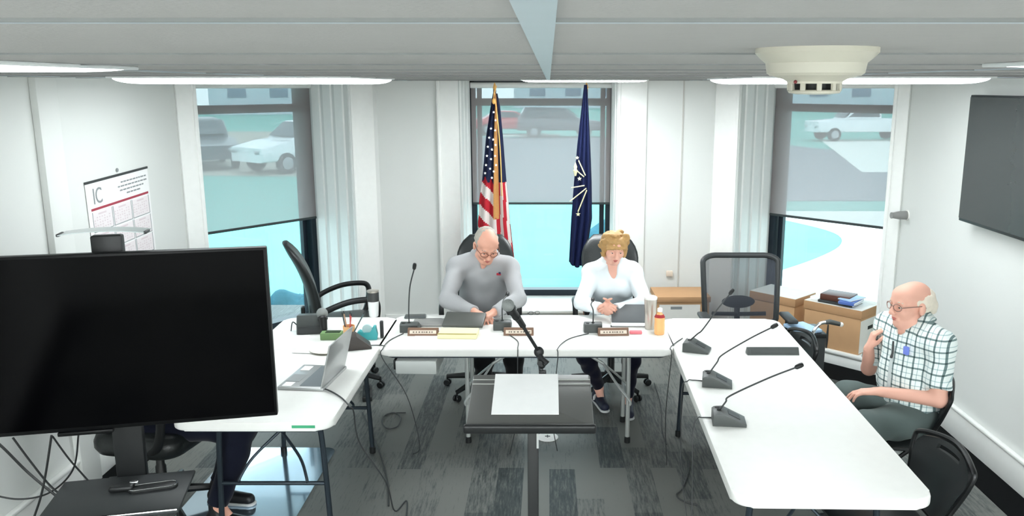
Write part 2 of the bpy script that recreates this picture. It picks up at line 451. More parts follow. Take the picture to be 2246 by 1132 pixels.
# ------------------------------------------------------------------ ceiling lights
M_lens = emis('light_lens_glow', (.92, .985, 1.0, 1), 2.7)
M_fill_rear = emis('rear_fill_glow', (.94, .985, 1.0, 1), 13)  # unseen panels added behind the camera for frontal fill light
M_lens_far = emis('light_lens_glow_far', (.93, .985, 1.0, 1), 12)
M_fix = mat('light_fixture_white', (235, 238, 238), .5)
def ceiling_light(x0, x1, y0, y1, drop, label, lens=None):
    cx, cy = (x0 + x1) / 2, (y0 + y1) / 2; w, d = x1 - x0, y1 - y0
    t = thing('ceiling_light', label, 'ceiling light', (cx, cy, CEIL), 0, 'ceiling light panels')
    mb = MB(); mb.box((0, 0, -.004), (w + .02, d + .02, .008), bev=.002); mb.build('frame', M_fix, t)
    rings = []
    for k in range(7):
        a = k / 6 * PI / 2; f = 1 - .16 * (1 - math.cos(a)); z = -.006 - drop * math.sin(a)
        rings.append([(p[0], p[1], z) for p in rrect(w * f, d * f, .04 + .03 * k / 6, 4)][::-1])
    mb = MB(); mb.loft(rings); mb.build('diffuser', lens or M_lens, t)
ceiling_light(-2.2, -1.0, 4.25, 5.45, .03, 'long bright ceiling light in front of the left window')
ceiling_light(1.02, 2.22, 4.25, 5.45, .03, 'long bright ceiling light behind the smoke detector')
ceiling_light(-.2, .72, 6.25, 6.85, .012, 'small bright ceiling light above the two flags', M_lens_far)
ceiling_light(-2.2, -1.0, 1.5, 2.05, .008, 'bright ceiling light nearest the camera on the left')
ceiling_light(.9, 2.1, 1.25, 1.75, .004, 'bright ceiling light nearest the camera at the right edge')
ceiling_light(-1.9, -.7, -1.25, -.25, .004, 'added unseen fill panel behind the camera on the left', M_fill_rear)
ceiling_light(-1.9, -.7, -2.45, -1.45, .004, 'added unseen fill panel at the rear wall on the left', M_fill_rear)
ceiling_light(.7, 1.9, -1.25, -.25, .004, 'added unseen fill panel behind the camera on the right', M_fill_rear)
ceiling_light(.7, 1.9, -2.45, -1.45, .004, 'added unseen fill panel at the rear wall on the right', M_fill_rear)

# ================================================================== OUTSIDE
GZ = -.5
M_lawn = mat('lawn_grass', (108, 174, 164), .9, 0, .1, noise=.10, nscale=.9, bump=.2, bscale=30)
M_asph = mat('asphalt_road', (128, 134, 140), .9, 0, .1, noise=.04, nscale=6)
M_conc = mat('pale_concrete', (226, 226, 220), .9, 0, .1, noise=.03, nscale=4)
M_blue_shade = mat('blue_shade_paint', (70, 92, 120), .95, 0, .1, noise=.2, nscale=8)  # bluish tone of the building's shadow, also used on shrub stems
mb = MB(); mb.box((0, 65, GZ - .05), (240, 115, .1)); struct(mb, 'trim_17', M_lawn)
mb = MB(); mb.prism([(-5.5, 20.4), (40, 20.4), (40, 27), (60, 27), (60, 33), (14, 33), (9, 46), (-7, 46)], GZ, GZ + .02)
struct(mb, 'trim_18', M_asph)
mb = MB(); mb.prism([(-30, 27.5), (-6.1, 26), (-6.6, 34), (-9, 52), (-30, 52)], GZ, GZ + .02); struct(mb, 'trim_22', mat('tan_gravel', (176, 172, 162), .9, 0, .1, noise=.04, nscale=4))
mb = MB()
mb.prism([(10.2, 27.2), (30, 27.2), (40, 44), (14.2, 44)], GZ + .0, GZ + .03)
pts = spline([(4.3, 18.6, 0), (5.0, 17.4, 0), (5.5, 15.9, 0), (5.2, 14.6, 0), (4.4, 13.4, 0), (3.3, 12.2, 0), (2.3, 11.3, 0)], 5)
mb.prism([(p.x, p.y) for p in pts] + [(2.2, 9.2), (9, 8.6), (16, 18.6)], GZ, GZ + .02)
struct(mb, 'trim_19', M_conc)
mb = MB(); mb.prism([(-2.6, 46.5), (.6, 47), (.6, 47.8), (-2.6, 47.4)], GZ, GZ + .08); struct(mb, 'trim_20', M_conc)

M_wc = mat('white_car_paint', (240, 242, 244), .3, 0, .5, coat=.5)
M_dc = mat('dark_car_paint', (66, 74, 86), .3, 0, .5, coat=.5)
M_rc = mat('red_car_paint', (214, 40, 58), .3, 0, .5, coat=.5)
M_cg = mat('car_window_glass', (70, 82, 92), .15, 0, .6)
M_tyre = mat('tyre_rubber', (46, 50, 54), .8)
M_rim = mat('wheel_rim', (170, 174, 178), .35, .8)
def car(label, loc, rotz, paint, kind='suv'):
    t = thing('pickup_truck' if kind == 'pickup' else 'car', label, 'truck' if kind == 'pickup' else 'car', loc, rotz)
    L = 4.6 if kind != 'pickup' else 5.4; h = L / 2
    if kind == 'pickup': low = [(-h, .45), (h, .45), (h, .98), (h - 1.5, 1.08), (.1, 1.1), (-h, 1.08)]; cab = [(-.75, 1.08), (1.25, 1.08), (.6, 1.68), (-.6, 1.72)]
    elif kind == 'suv': low = [(-h, .4), (h, .4), (h, .85), (h - .9, 1.02), (h - 1.3, 1.05), (-h + .05, 1.08)]; cab = [(-h + .1, 1.06), (h - 1.25, 1.04), (h - 2.0, 1.62), (-h + .45, 1.66)]
    else: low = [(-h, .35), (h, .35), (h, .72), (h - 1.1, .92), (-h + .6, .95), (-h, .85)]; cab = [(-h + .7, .93), (h - 1.2, .9), (h - 2.1, 1.36), (-h + 1.5, 1.38)]
    R = Matrix.Rotation(PI / 2, 4, 'X')
    mb = MB(); mb.prism(low, -.88, .88, bev=.09, seg=3, M=R); mb.prism(cab, -.74, .74, bev=.08, seg=3, M=R); mb.build('car_body', paint, t, sharp=50)
    cxm = sum(p[0] for p in cab) / 4; czm = sum(p[1] for p in cab) / 4
    g = [(cxm + (p[0] - cxm) * .82, czm + (p[1] - czm) * .68 + .03) for p in cab]
    for sgn in (-1, 1):
        mb = MB(); mb.prism(g, .735 if sgn > 0 else -.755, .755 if sgn > 0 else -.735, M=R); mb.build('side_window', M_cg, t)
    mb = MB(); p, q = cab[1], cab[2]
    a = Vector((p[0] * .85 + q[0] * .15 + .03, -.62, p[1] * .85 + q[1] * .15 + .03)); b = Vector((p[0] * .12 + q[0] * .88 + .03, -.56, p[1] * .12 + q[1] * .88 + .03))
    mb.loft([[a, Vector((a.x, .62, a.z)), Vector((b.x, .56, b.z)), b], [v + Vector((.03, 0, .02)) for v in (a, Vector((a.x, .62, a.z)), Vector((b.x, .56, b.z)), b)]])
    mb.build('windscreen', M_cg, t)
    for wx in (-h + .9, h - .9):
        for sgn in (-1, 1):
            mb = MB(); mb.lathe([(.0, -.1), (.3, -.1), (.34, -.07), (.34, .07), (.3, .1), (0, .1)], (wx, sgn * .82, .34), 24, d=(0, 1, 0)); w = mb.build('wheel', M_tyre, t)
            mb = MB(); mb.lathe([(0, 0), (.2, 0), (.2, .02), (0, .03)], (wx, sgn * .915, .34), 18, d=(0, sgn, 0)); mb.build('rim', M_rim, w)
    for sgn in (-1, 1):
        mb = MB(); mb.box((h - .02, sgn * .62, .72), (.06, .3, .13), bev=.03); mb.build('headlight', M_rim, t)
    return t
car('white car parked outside the left window, facing the building', (-8.2, 28.3, GZ + .02), math.radians(-128), M_wc, 'suv')
car('dark car parked outside the left window, at its left edge', (-12.2, 29.5, GZ), math.radians(-60), M_dc, 'suv')
car('red car outside the middle window, beside the striped flag', (-2.3, 49, GZ), math.radians(10), M_rc, 'sedan')
car('dark car outside the middle window, beside the blue flag', (.5, 46.5, GZ), math.radians(4), M_dc, 'suv')
car('white pickup truck parked outside the right window', (16.1, 43.5, GZ + .03), math.radians(186), M_wc, 'pickup')
M_hw = mat('house_siding', (206, 212, 222), .8); M_hr = mat('house_roof', (120, 128, 140), .9); M_hg = mat('house_window', (112, 130, 155), .3)
def house(label, loc, rotz, w, d, h):
    t = thing('house', label, 'house', loc, rotz)
    mb = MB(); mb.box((0, 0, h / 2), (w, d, h)); mb.build('wall', M_hw, t)
    mb = MB(); mb.prism([(-w / 2 - .4, h), (w / 2 + .4, h), (0, h + w * .28)], -d / 2 - .4, d / 2 + .4, M=Matrix.Rotation(PI / 2, 4, 'X')); mb.build('roof', M_hr, t)
    for k in (-.3, 0, .3):
        mb = MB(); mb.box((w * k, -d / 2 - .03, h * .55), (w * .13, .08, h * .38), bev=.02); mb.build('house_window', M_hg, t)
house('pale house far across the street, seen above the white car', (-28, 88, GZ), .3, 13, 9, 4.6)
house('pale house far across the street, seen between the flags', (3, 112, GZ), 0, 15, 9, 4.2)
house('pale house far across the street, behind the white pickup truck', (36, 98, GZ), -.35, 15, 9, 4.4)
M_bush = mat('shrub_leaves', (62, 106, 120), .9, 0, .1, noise=.35, nscale=9, bump=.4, bscale=40)
def shrub(label, c, r, seed):
    t = thing('shrub', label, 'shrub', (c[0], c[1], GZ))
    S = SDF(.05); rs = np.random.RandomState(seed)
    for k in range(9):
        o = rs.normal(size=3) * np.array([.45, .4, .25]) * r
        S.ell((c[0] + o[0], c[1] + o[1], max(GZ + r * .5 + o[2], GZ + r * .3)), (r * .5, r * .5, r * .45), k=.12)
    organic(S, 'foliage', M_bush, t, noise=.05, nfreq=14, seed=seed, pad=.15)
    mb = MB(); mb.tube([(c[0], c[1], GZ), (c[0], c[1], GZ + r * .5)], .04); mb.build('stem', M_blue_shade, t, world=True)
shrub('added low shrub standing in for building shade outside the left window behind the high-backed chair', (-2.95, 9.35), .42, 1)  # left-window shrubs are added in place of the building's shadow
shrub('dark shrub outside the middle window beside the blue flag', (1.12, 11.6), .6, 2)
shrub('added low shrub in place of building shade at the far left outside the left window', (-3.9, 8.9), .42, 3)
mb = MB(); mb.prism([(-7, 8.2), (-2.0, 8.9), (-2.2, 10.2), (-7, 9.6)], GZ, GZ + .03); struct(mb, 'trim_21', M_blue_shade)  # bluish slab paints the building's shadow on the lawn

# sky
wd = bpy.data.worlds.new('sky'); SC.world = wd; wd.use_nodes = True
nt = wd.node_tree; bg = nt.nodes['Background']
bg.inputs[0].default_value = (.70, .90, 1.0, 1); bg.inputs[1].default_value = 2.35
sk = nt.nodes.new('ShaderNodeTexSky'); sk.sky_type = 'HOSEK_WILKIE'; sk.turbidity = 6; sk.sun_direction = (.2, -.6, .77); sk.ground_albedo = .4
mxx = nt.nodes.new('ShaderNodeMixRGB'); mxx.inputs[0].default_value = .25; mxx.inputs[2].default_value = (.86, .935, 1.0, 1)
mxx.inputs[0].default_value = .8
nt.links.new(sk.outputs[0], mxx.inputs[1]); nt.links.new(mxx.outputs[0], bg.inputs[0])
# ================================================================== FURNITURE
M_tabletop = mat('white_table_plastic', (240, 240, 236), .38, 0, .4)
M_tleg = mat('grey_steel_leg', (186, 190, 188), .4, .4)
M_tleg_dark = mat('dark_steel_leg', (46, 56, 64), .45, .5)
M_blk = mat('black_plastic', (22, 24, 25), .45)
M_blk2 = mat('charcoal_plastic', (52, 55, 56), .5)
M_leather = mat('black_leather', (30, 34, 34), .38, 0, .5, bump=.12, bscale=90)
M_chrome = mat('chrome', (205, 208, 208), .15, 1.0)
M_green = mat('green_sticker', (64, 166, 120), .6)
TZ = .74
def folding_table(label, p0, L, W, ang, legs_mat, legs=(.26, .26), sticker=False, ly=None):
    """table whose left-near corner frame origin is the centre p0; long side along local X"""
    t = thing('folding_table', label, 'table', (p0[0], p0[1], 0), ang, 'white folding tables set in a U')
    mb = MB(); mb.prism(rrect(L, W, .075, 8), TZ - .045, TZ, bev=.011, seg=3); top = mb.build('tabletop', M_tabletop, t)
    mb = MB(); mb.prism(rrect(L - .1, W - .1, .05, 5), TZ - .07, TZ - .044); mb.build('underframe', M_tleg_dark, t)
    for sx in (-1, 1):
        x = sx * (L / 2 - (legs[0] if sx < 0 else legs[1])); fr = None
        for sy in (-1, 1):
            mb = MB(); y = sy * (W / 2 - .1) if ly is None else ly[(sy + 1) // 2]
            mb.tube(spline([(x, y * .86, TZ - .06), (x, y * .93, .5), (x, y, .02)], 5), .0145, 10)
            lg = mb.build('leg', legs_mat, t)
            mb = MB(); mb.lathe([(0, 0), (.02, 0), (.02, .035), (.016, .04), (0, .04)], (x, y, 0), 12); mb.build('foot_cap', M_blk, lg)
        mb = MB(); mb.tube([(x, -(W / 2 - .1) * .96 if ly is None else ly[0], .3), (x, (W / 2 - .1) * .96, .3)], .011, 8); mb.build('crossbar', legs_mat, t)
        mb = MB(); m = (x - sx * .16, 0, .52)
        mb.tube([(x - sx * .42, 0, TZ - .055), m], .010, 8)
        for sy in (-1, 1): mb.tube(spline([m, (x - sx * .07, sy * .12, .41), (x, sy * .17, .33), (x, sy * .17, .3)], 5), .008, 8)
        mb.build('brace', legs_mat, t)
    if sticker:
        mb = MB(); mb.box((L / 2 + .0, W / 2 - .13, TZ - .022), (.003, .11, .014)); mb.build('green_sticker', M_green, top)
    return t
folding_table('white folding table across the back where two people sit', (-.14, 5.165), 1.80, .765, 0, M_tleg, legs=(.51, .25), ly=(-.06, .285))
folding_table('white folding table on the left with the open laptop on it', (-1.41, 4.585), 1.815, .765, -PI / 2, M_tleg_dark, legs=(.54, .26), sticker=True)
folding_table('long white folding table on the right with three microphones', (1.125, 4.2), 2.52, .775, math.radians(90) - .022, M_tleg_dark)

# ------------------------------------------------------------------ chairs
def seat_ring(w, d, z, yo, cr=.1, n=6): return [(p[0], p[1] + yo, z) for p in rrect(w, d, cr, n)]
def star_base(t, r=.31, col=None):
    mb = MB(); mb.lathe([(0, .07), (.045, .07), (.04, .12), (.028, .14), (.028, .26), (.022, .27), (.022, .41), (0, .41)], n=16); mb.build('gas_column', M_blk, t)
    for k in range(5):
        a = 2 * PI * k / 5 + PI / 2; c, s = math.cos(a), math.sin(a)
        mb = MB(); mb.tube([(c * .02, s * .02, .115), (c * .15, s * .15, .1), (c * r, s * r, .075)], [.026, .022, .016], 8, flat=1.1); lg = mb.build('base_leg', M_blk, t)
        mb = MB()
        for o in (-.016, .016):
            mb.lathe([(0, -.009), (.022, -.009), (.026, -.004), (.026, .004), (.022, .009), (0, .009)], (c * r - s * o, s * r + c * o, .027), 14, d=(-s, c, 0))
        mb.tube([(c * r, s * r, .075), (c * r, s * r, .03)], .008, 6); mb.build('caster', M_blk, lg)
def exec_chair(label, loc, rotz):
    t = thing('office_chair', label, 'chair', (loc[0], loc[1], 0), rotz, 'black high-backed office chairs')
    star_base(t)
    mb = MB(); R = []
    for f, z in ((.8, .415), (.95, .42), (1, .45), (1, .485), (.96, .515), (.86, .53), (.6, .537)):
        R.append(seat_ring(.52 * f, .5 * f, z, -.02))
    mb.loft(R); mb.build('seat', M_leather, t, sharp=60)
    R = []
    for k in range(17):
        f = k / 16; z = .50 + .645 * f; yc = .205 + .08 * f + .10 * f ** 2 - .035 * math.sin(f * PI)
        w = .46 * (1 - .14 * (1 - f)) * (1 if f < .72 else math.sqrt(max(1 - ((f - .72) / .285) ** 2 * .72, .05)))
        th = .085 * (1 - .25 * f) * (1 if f < .9 else 1 - (f - .9) * 4)
        ring = []
        for j in range(24):
            a = 2 * PI * j / 24; ca, sa = math.cos(a), math.sin(a)
            x = w / 2 * math.copysign(abs(ca) ** .45, ca); y = th / 2 * math.copysign(abs(sa) ** .7, sa)
            ring.append((x, yc + y - .05 * (abs(x) / .25) ** 2 * .8, z))
        R.append(ring)
    mb = MB(); mb.loft(R); bk = mb.build('backrest', M_leather, t, sharp=60)
    mb = MB(); mb.box((0, .24, .46), (.09, .16, .03), bev=.008); mb.box((0, .285, .55), (.08, .03, .2), bev=.008); mb.build('back_bracket', M_blk, t)
    for sx in (-1, 1):
        p = spline([(sx * .2, .2, .60), (sx * .27, .14, .665), (sx * .285, -.02, .725), (sx * .285, -.17, .735), (sx * .283, -.235, .71), (sx * .28, -.24, .62), (sx * .27, -.2, .50), (sx * .22, -.1, .43)], 6)
        mb = MB(); mb.tube(p, .0175, 10, flat=1.3); mb.build('armrest', M_blk, t)
    return t
exec_chair('black high-backed office chair of the man in the grey shirt, behind the back table', (-.50, 6.07), 0)
exec_chair('black high-backed office chair of the woman in the pale shirt, behind the back table', (.47, 6.07), 0)
exec_chair('empty black high-backed office chair turned sideways at the left window', (-1.60, 6.2), PI / 2 + .33)
exec_chair('black office chair of the person behind the large television screen', (-2.12, 4.22), PI / 2 - .2)

def mesh_mat():
    m = seethrough('chair_mesh_fabric', (80, 84, 92), .34); return m
M_mesh = mesh_mat()
def mesh_chair(label, loc, rotz):
    t = thing('mesh_office_chair', label, 'chair', (loc[0], loc[1], 0), rotz); star_base(t)
    mb = MB(); R = []
    for f, z in ((.85, .42), (1, .43), (1, .47), (.93, .5), (.6, .51)): R.append(seat_ring(.5 * f, .48 * f, z, -.02))
    mb.loft(R); mb.build('seat', M_blk, t, sharp=60)
    def P(u, v): # u -1..1, v 0..1 on back sheet
        w = .262 + .02 * v
        return Vector((u * w, .24 + .1 * v - .05 * (u * u) - .03 * math.sin(v * PI),   .55 + .50 * v))
    out = []
    for (x, y) in rrect(2, 1, .2, 6): out.append((x, y + .5))
    # rounded rectangle in (u, v); corner radius made even by scaling
    out = [(p[0] / .26 * 1.0, p[1]) for p in rrect(.52, 1.0, .09, 6, 0, .5)]
    mb = MB(); mb.tube([P(u, v) for u, v in out], .021, 10, closed=True, flat=1.0); mb.build('back_frame', M_blk2, t)
    mb = MB(); t2 = bmesh.new(); n = 14; V = [[t2.verts.new(P(-.97 + 1.94 * i / n, .02 + .96 * j / n)) for i in range(n + 1)] for j in range(n + 1)]
    for j in range(n):
        for i in range(n): t2.faces.new((V[j][i], V[j][i + 1], V[j + 1][i + 1], V[j + 1][i]))
    mb._merge(t2); mb.build('mesh_back', M_mesh, t)
    mb = MB(); mb.ball((0, .285, .70), .1, (1.25, .22, .5)); mb.build('lumbar_support', M_blk, t)
    mb = MB(); mb.tube([(0, .1, .43), (0, .26, .45), (0, .315, .6), (0, .31, .72)], .022, 8, flat=1.4)
    for sx in (-1, 1): mb.tube([(0, .3, .6), (sx * .2, .24, .62)], .016, 8)
    mb.build('back_support', M_blk, t)
    for sx in (-1, 1):
        mb = MB(); mb.tube([(sx * .2, .02, .43), (sx * .29, .02, .44), (sx * .3, .02, .64)], .017, 8); a = mb.build('armrest_post', M_blk, t)
        mb = MB(); mb.box((sx * .3, 0, .655), (.075, .25, .03), bev=.012, seg=3); mb.build('arm_pad', M_blk2, a)
    return t
mesh_chair('empty black mesh-backed office chair at the far end of the right table', (1.42, 5.78), 0)

M_fold = mat('black_folding_chair_plastic', (34, 37, 38), .38, 0, .5)
M_foldm = mat('black_folding_chair_steel', (20, 22, 23), .35, .3)
def folding_chair(label, loc, rotz):
    """faces local -Y"""
    t = thing('folding_chair', label, 'chair', (loc[0], loc[1], 0), rotz, 'black plastic folding chairs')
    mb = MB(); R = [seat_ring(.42 * f, .4 * f, z, -.04, .08) for f, z in ((.96, .432), (1, .44), (1, .452), (.95, .458))]; mb.loft(R); mb.build('seat', M_fold, t)
    # back panel with a handle hole, built as a thick curved sheet
    nx, nz = 28, 26; t2 = bmesh.new(); grid = {}
    def pt(i, j, o):
        u = -1 + 2 * i / nx; v = j / nz; z = .46 + .31 * v
        w = (.13 + .105 * v) * (1 if v < .62 else math.sqrt(max(1 - ((v - .62) / .40) ** 2 * .55, .02)))
        y = .17 + .085 * v + .035 * (1 - u * u) + o
        return (u * w, y, z - .025 * (u * u) * (v > .5) * (v - .5) * 2)
    def hole(i, j):
        u = -1 + 2 * (i + .5) / nx; v = (j + .5) / nz
        return (abs(u) / .42) ** 4 + (abs(v - .885) / .055) ** 4 < 1
    cells = [(i, j) for i in range(nx) for j in range(nz) if not hole(i, j)]
    V = {}
    def gv(i, j, k):
        if (i, j, k) not in V: V[(i, j, k)] = t2.verts.new(pt(i, j, -.008 if k else .008))
        return V[(i, j, k)]
    cs = set(cells)
    for i, j in cells:
        t2.faces.new((gv(i, j, 0), gv(i + 1, j, 0), gv(i + 1, j + 1, 0), gv(i, j + 1, 0)))
        t2.faces.new((gv(i, j + 1, 1), gv(i + 1, j + 1, 1), gv(i + 1, j, 1), gv(i, j, 1)))
        for (di, dj, a, b) in ((-1, 0, (i, j), (i, j + 1)), (1, 0, (i + 1, j + 1), (i + 1, j)), (0, -1, (i + 1, j), (i, j)), (0, 1, (i, j + 1), (i + 1, j + 1))):
            if (i + di, j + dj) not in cs: t2.faces.new((gv(*a, 0), gv(*b, 0), gv(*b, 1), gv(*a, 1)))
    mb = MB(); mb._merge(t2); mb.build('backrest', M_fold, t, sharp=50)
    mb = MB()
    mb.tube(spline([(-.232, -.26, .012), (-.226, -.02, .36), (-.168, .17, .51), (-.222, .235, .70), (-.19, .255, .755), (0, .295, .782), (.19, .255, .755), (.222, .235, .70), (.168, .17, .51), (.226, -.02, .36), (.232, -.26, .012)], 6), .0115, 8)
    mb.build('front_frame', M_foldm, t)
    for sx in (-1, 1):
        mb = MB(); mb.tube([(sx * .2, -.12, .435), (sx * .2, .06, .24), (sx * .2, .27, .012)], .011, 8); mb.build('rear_leg', M_foldm, t)
    mb = MB(); mb.tube([(-.2, .2, .08), (.2, .2, .08)], .009, 8); mb.tube([(-.228, -.17, .14), (.228, -.17, .14)], .009, 8); mb.build('stretcher', M_foldm, t)
    return t
folding_chair('black folding chair under the seated man in the plaid shirt', (1.83, 4.235), -PI / 2 - .2)
folding_chair('black folding chair with a handle hole at the near right end of the right table', (1.46, 3.33), -PI / 2 + .10)
folding_chair('black folding chair at the right table, in front of the cardboard boxes', (1.33, 4.95), -PI / 2 + .1)

# ------------------------------------------------------------------ chair mat
M_mat = mat('clear_chair_mat', (196, 222, 240), .13, 0, 1.0, coat=1.0)
M_mat.node_tree.nodes['Principled BSDF'].inputs['Metallic'].default_value = .9; M_mat.node_tree.nodes['Principled BSDF'].inputs['IOR'].default_value = 2.2; M_mat.node_tree.nodes['Principled BSDF'].inputs['Coat IOR'].default_value = 1.9
mb = MB(); mb.prism(rrect(.66, 1.2, .06, 6), .0, .005, bev=.0015, seg=1)
t = mb.build('chair_mat', M_mat, None); t.location = (-1.70, 4.41, .001); t.rotation_euler = (0, 0, .0)
tag(t, 'glossy plastic chair mat on the carpet under the left table', 'chair mat')

# ------------------------------------------------------------------ television on a rolling stand
M_screen = mat('tv_screen_glass', (2, 2, 3), .1, 0, .06)
M_bezel = mat('tv_bezel', (8, 9, 10), .4, 0, .2)
tvc = Vector((-1.885, 3.40, 0)); tva = math.radians(12.5)
st = thing('television_stand', 'black rolling television stand with a shelf below the large screen', 'television stand', (tvc.x - .02, tvc.y + .12, 0), tva)
mb = MB(); mb.box((0, .02, .85), (.125, .05, 1.62), bev=.008); mb.build('column', M_blk, st)
mb = MB(); mb.box((0, -.2, .545), (.55, .38, .018), bev=.006); sh = mb.build('shelf', M_blk2, st)
mb = MB(); mb.tube([(-.27, -.392, .556), (.27, -.392, .556)], .005, 8); mb.build('shelf_edge', M_chrome, sh)
mb = MB(); mb.box((0, -.05, .53), (.2, .14, .03), bev=.005); mb.build('shelf_bracket', M_blk, st)
for sx in (-1, 1):
    mb = MB(); mb.tube([(sx * .33, -.36, .07), (sx * .31, 0, .075), (sx * .33, .36, .07)], .022, 8); lg = mb.build('base_leg', M_blk, st)
    for yy in (-.36, .36):
        mb = MB(); mb.lathe([(0, -.012), (.028, -.012), (.033, 0), (.028, .012), (0, .012)], (sx * .33, yy, .034), 14, d=(1, 0, 0)); mb.build('caster', M_blk, lg)
mb = MB(); mb.box((0, .02, .08), (.66, .07, .04), bev=.006); mb.build('base_bar', M_blk, st)
mb = MB(); mb.box((0, -.02, 1.23), (.5, .03, .36), bev=.004); mb.build('mount_plate', M_blk, st)
M_gl = mat('frosted_glass_shelf', (206, 216, 216), .2, 0, .5)
R = []
for k in range(13):
    x = -.17 + .34 * k / 12; y = .012 * (1 - (x / .17) ** 2)
    R.append([(x, -.055, 1.673 + y), (x, .055, 1.673 + y), (x, .055, 1.677 + y), (x, -.055, 1.677 + y)])
mb = MB(); mb.loft(R); g = mb.build('top_shelf', M_gl, st)
for sx in (-1, 1):
    mb = MB(); mb.box((sx * .17, -.02, 1.675), (.012, .07, .012), bev=.003); mb.build('shelf_end_clip', M_blk2, g)
tv = thing('television', 'large black flat screen television on a rolling stand at the left', 'television', (tvc.x, tvc.y, .83), tva)
W, Hh = 1.345, .775
mb = MB(); mb.box((0, .02, Hh / 2), (W, .045, Hh), bev=.006); mb.build('casing', M_bezel, tv)
mb = MB(); mb.box((0, -.004, Hh / 2 + .004), (W - .024, .004, Hh - .032)); mb.build('screen', M_screen, tv)
mb = MB(); mb.box((0, .055, Hh * .42), (.8, .04, .45), bev=.012); mb.build('rear_housing', M_blk, tv)
mb = MB(); mb.box((-.12, .0, -.006), (.22, .03, .018), bev=.005); mb.build('sensor_bar', M_bezel, tv)
# wall television
wt = thing('television', 'black flat television mounted on the right wall', 'television', (2.632, 4.56, 1.452), 0)
mb = MB(); mb.box((0, 0, .39), (.044, 1.39, .785), bev=.005); mb.build('casing', mat('wall_tv_bezel', (38, 44, 46), .4), wt)
mb = MB(); mb.box((-.0265, 0, .394), (.004, 1.366, .752)); mb.build('screen', mat('wall_tv_screen', (48, 54, 55), .2, 0, .5), wt)
mb = MB(); mb.box((.038, 0, .39), (.034, .5, .4)); mb.build('wall_bracket', M_blk, wt)

# ------------------------------------------------------------------ lectern
M_lect = mat('lectern_top_laminate', (88, 89, 86), .3, 0, .5, noise=.05)
le = thing('lectern', 'black lectern on a single pole facing the tables', 'lectern', (-.075, 3.0, 0), 0)
tilt = math.atan2(.075, .32)
Mt = Matrix.Translation((-.075 + .005, 2.96, 1.128)) @ Matrix.Rotation(tilt, 4, 'X')
mb = MB(); mb.M = Mt; mb.prism(rrect(.46, .345, .012, 4), -.012, .006, bev=.003); tp = mb.build('top', M_lect, le, world=True)
M_groove = mat('lectern_groove', (168, 170, 166), .5)
for yy in (.135, .105):
    mb = MB(); mb.M = Mt; mb.box((0, yy, .0065), (.455, .005, .002)); mb.build('groove', M_groove, tp, world=True)
mb = MB(); mb.M = Mt; mb.box((0, -.178, .004), (.475, .022, .036), bev=.009, seg=3); mb.build('paper_ledge', M_blk, tp, world=True)
mb = MB(); mb.box((.0, .02, 1.02), (.02, .03, .18), bev=.003); mb.build('upper_pole', M_tleg, le)
mb = MB(); mb.box((.012, -.0, .56), (.042, .042, 1.12), bev=.004); mb.build('pole', M_blk, le)
mb = MB(); mb.box((.03, -.024, 1.0), (.008, .004, .14)); mb.build('pole_highlight', M_tleg, le)  # pale strip paints the highlight on the pole
mb = MB(); mb.prism(rrect(.42, .38, .05, 5), 0, .022, bev=.006); mb.build('base_plate', M_blk, le)
mb = MB(); mb.M = Mt; mb.box((0, 0, -.024), (.16, .16, .024), bev=.004); mb.build('top_bracket', M_blk, le, world=True)
# ================================================================== THINGS ON THE TABLES
M_dk = mat('dark_grey_plastic', (74, 78, 77), .45)
M_paper = mat('white_paper', (246, 247, 246), .8)
M_wood = mat('brown_wood_frame', (126, 96, 78), .5, noise=.15, nscale=40)
M_cream = mat('cream_name_strip', (226, 212, 196), .6)
M_ink = mat('grey_ink', (120, 108, 98), .8)
def paper(label, c, w, d, rz, z=TZ, m=None, name='paper_sheet', cat='paper', group=None, th=.0015):
    mb = MB(); mb.box((0, 0, th / 2), (w, d, th))
    o = mb.build(name, m or M_paper, None); o.location = (c[0], c[1], z + .0004); o.rotation_euler = (0, 0, rz)
    return tag(o, label, cat, group)
# paper on the lectern
mb = MB(); mb.box((0, 0, .0012), (.247, .268, .0022)); o = mb.build('paper_sheet', M_paper)
o.matrix_world = Mt @ Matrix.Translation((-.019, .036, .0082)); tag(o, 'white sheet of paper lying on the black lectern', 'paper')

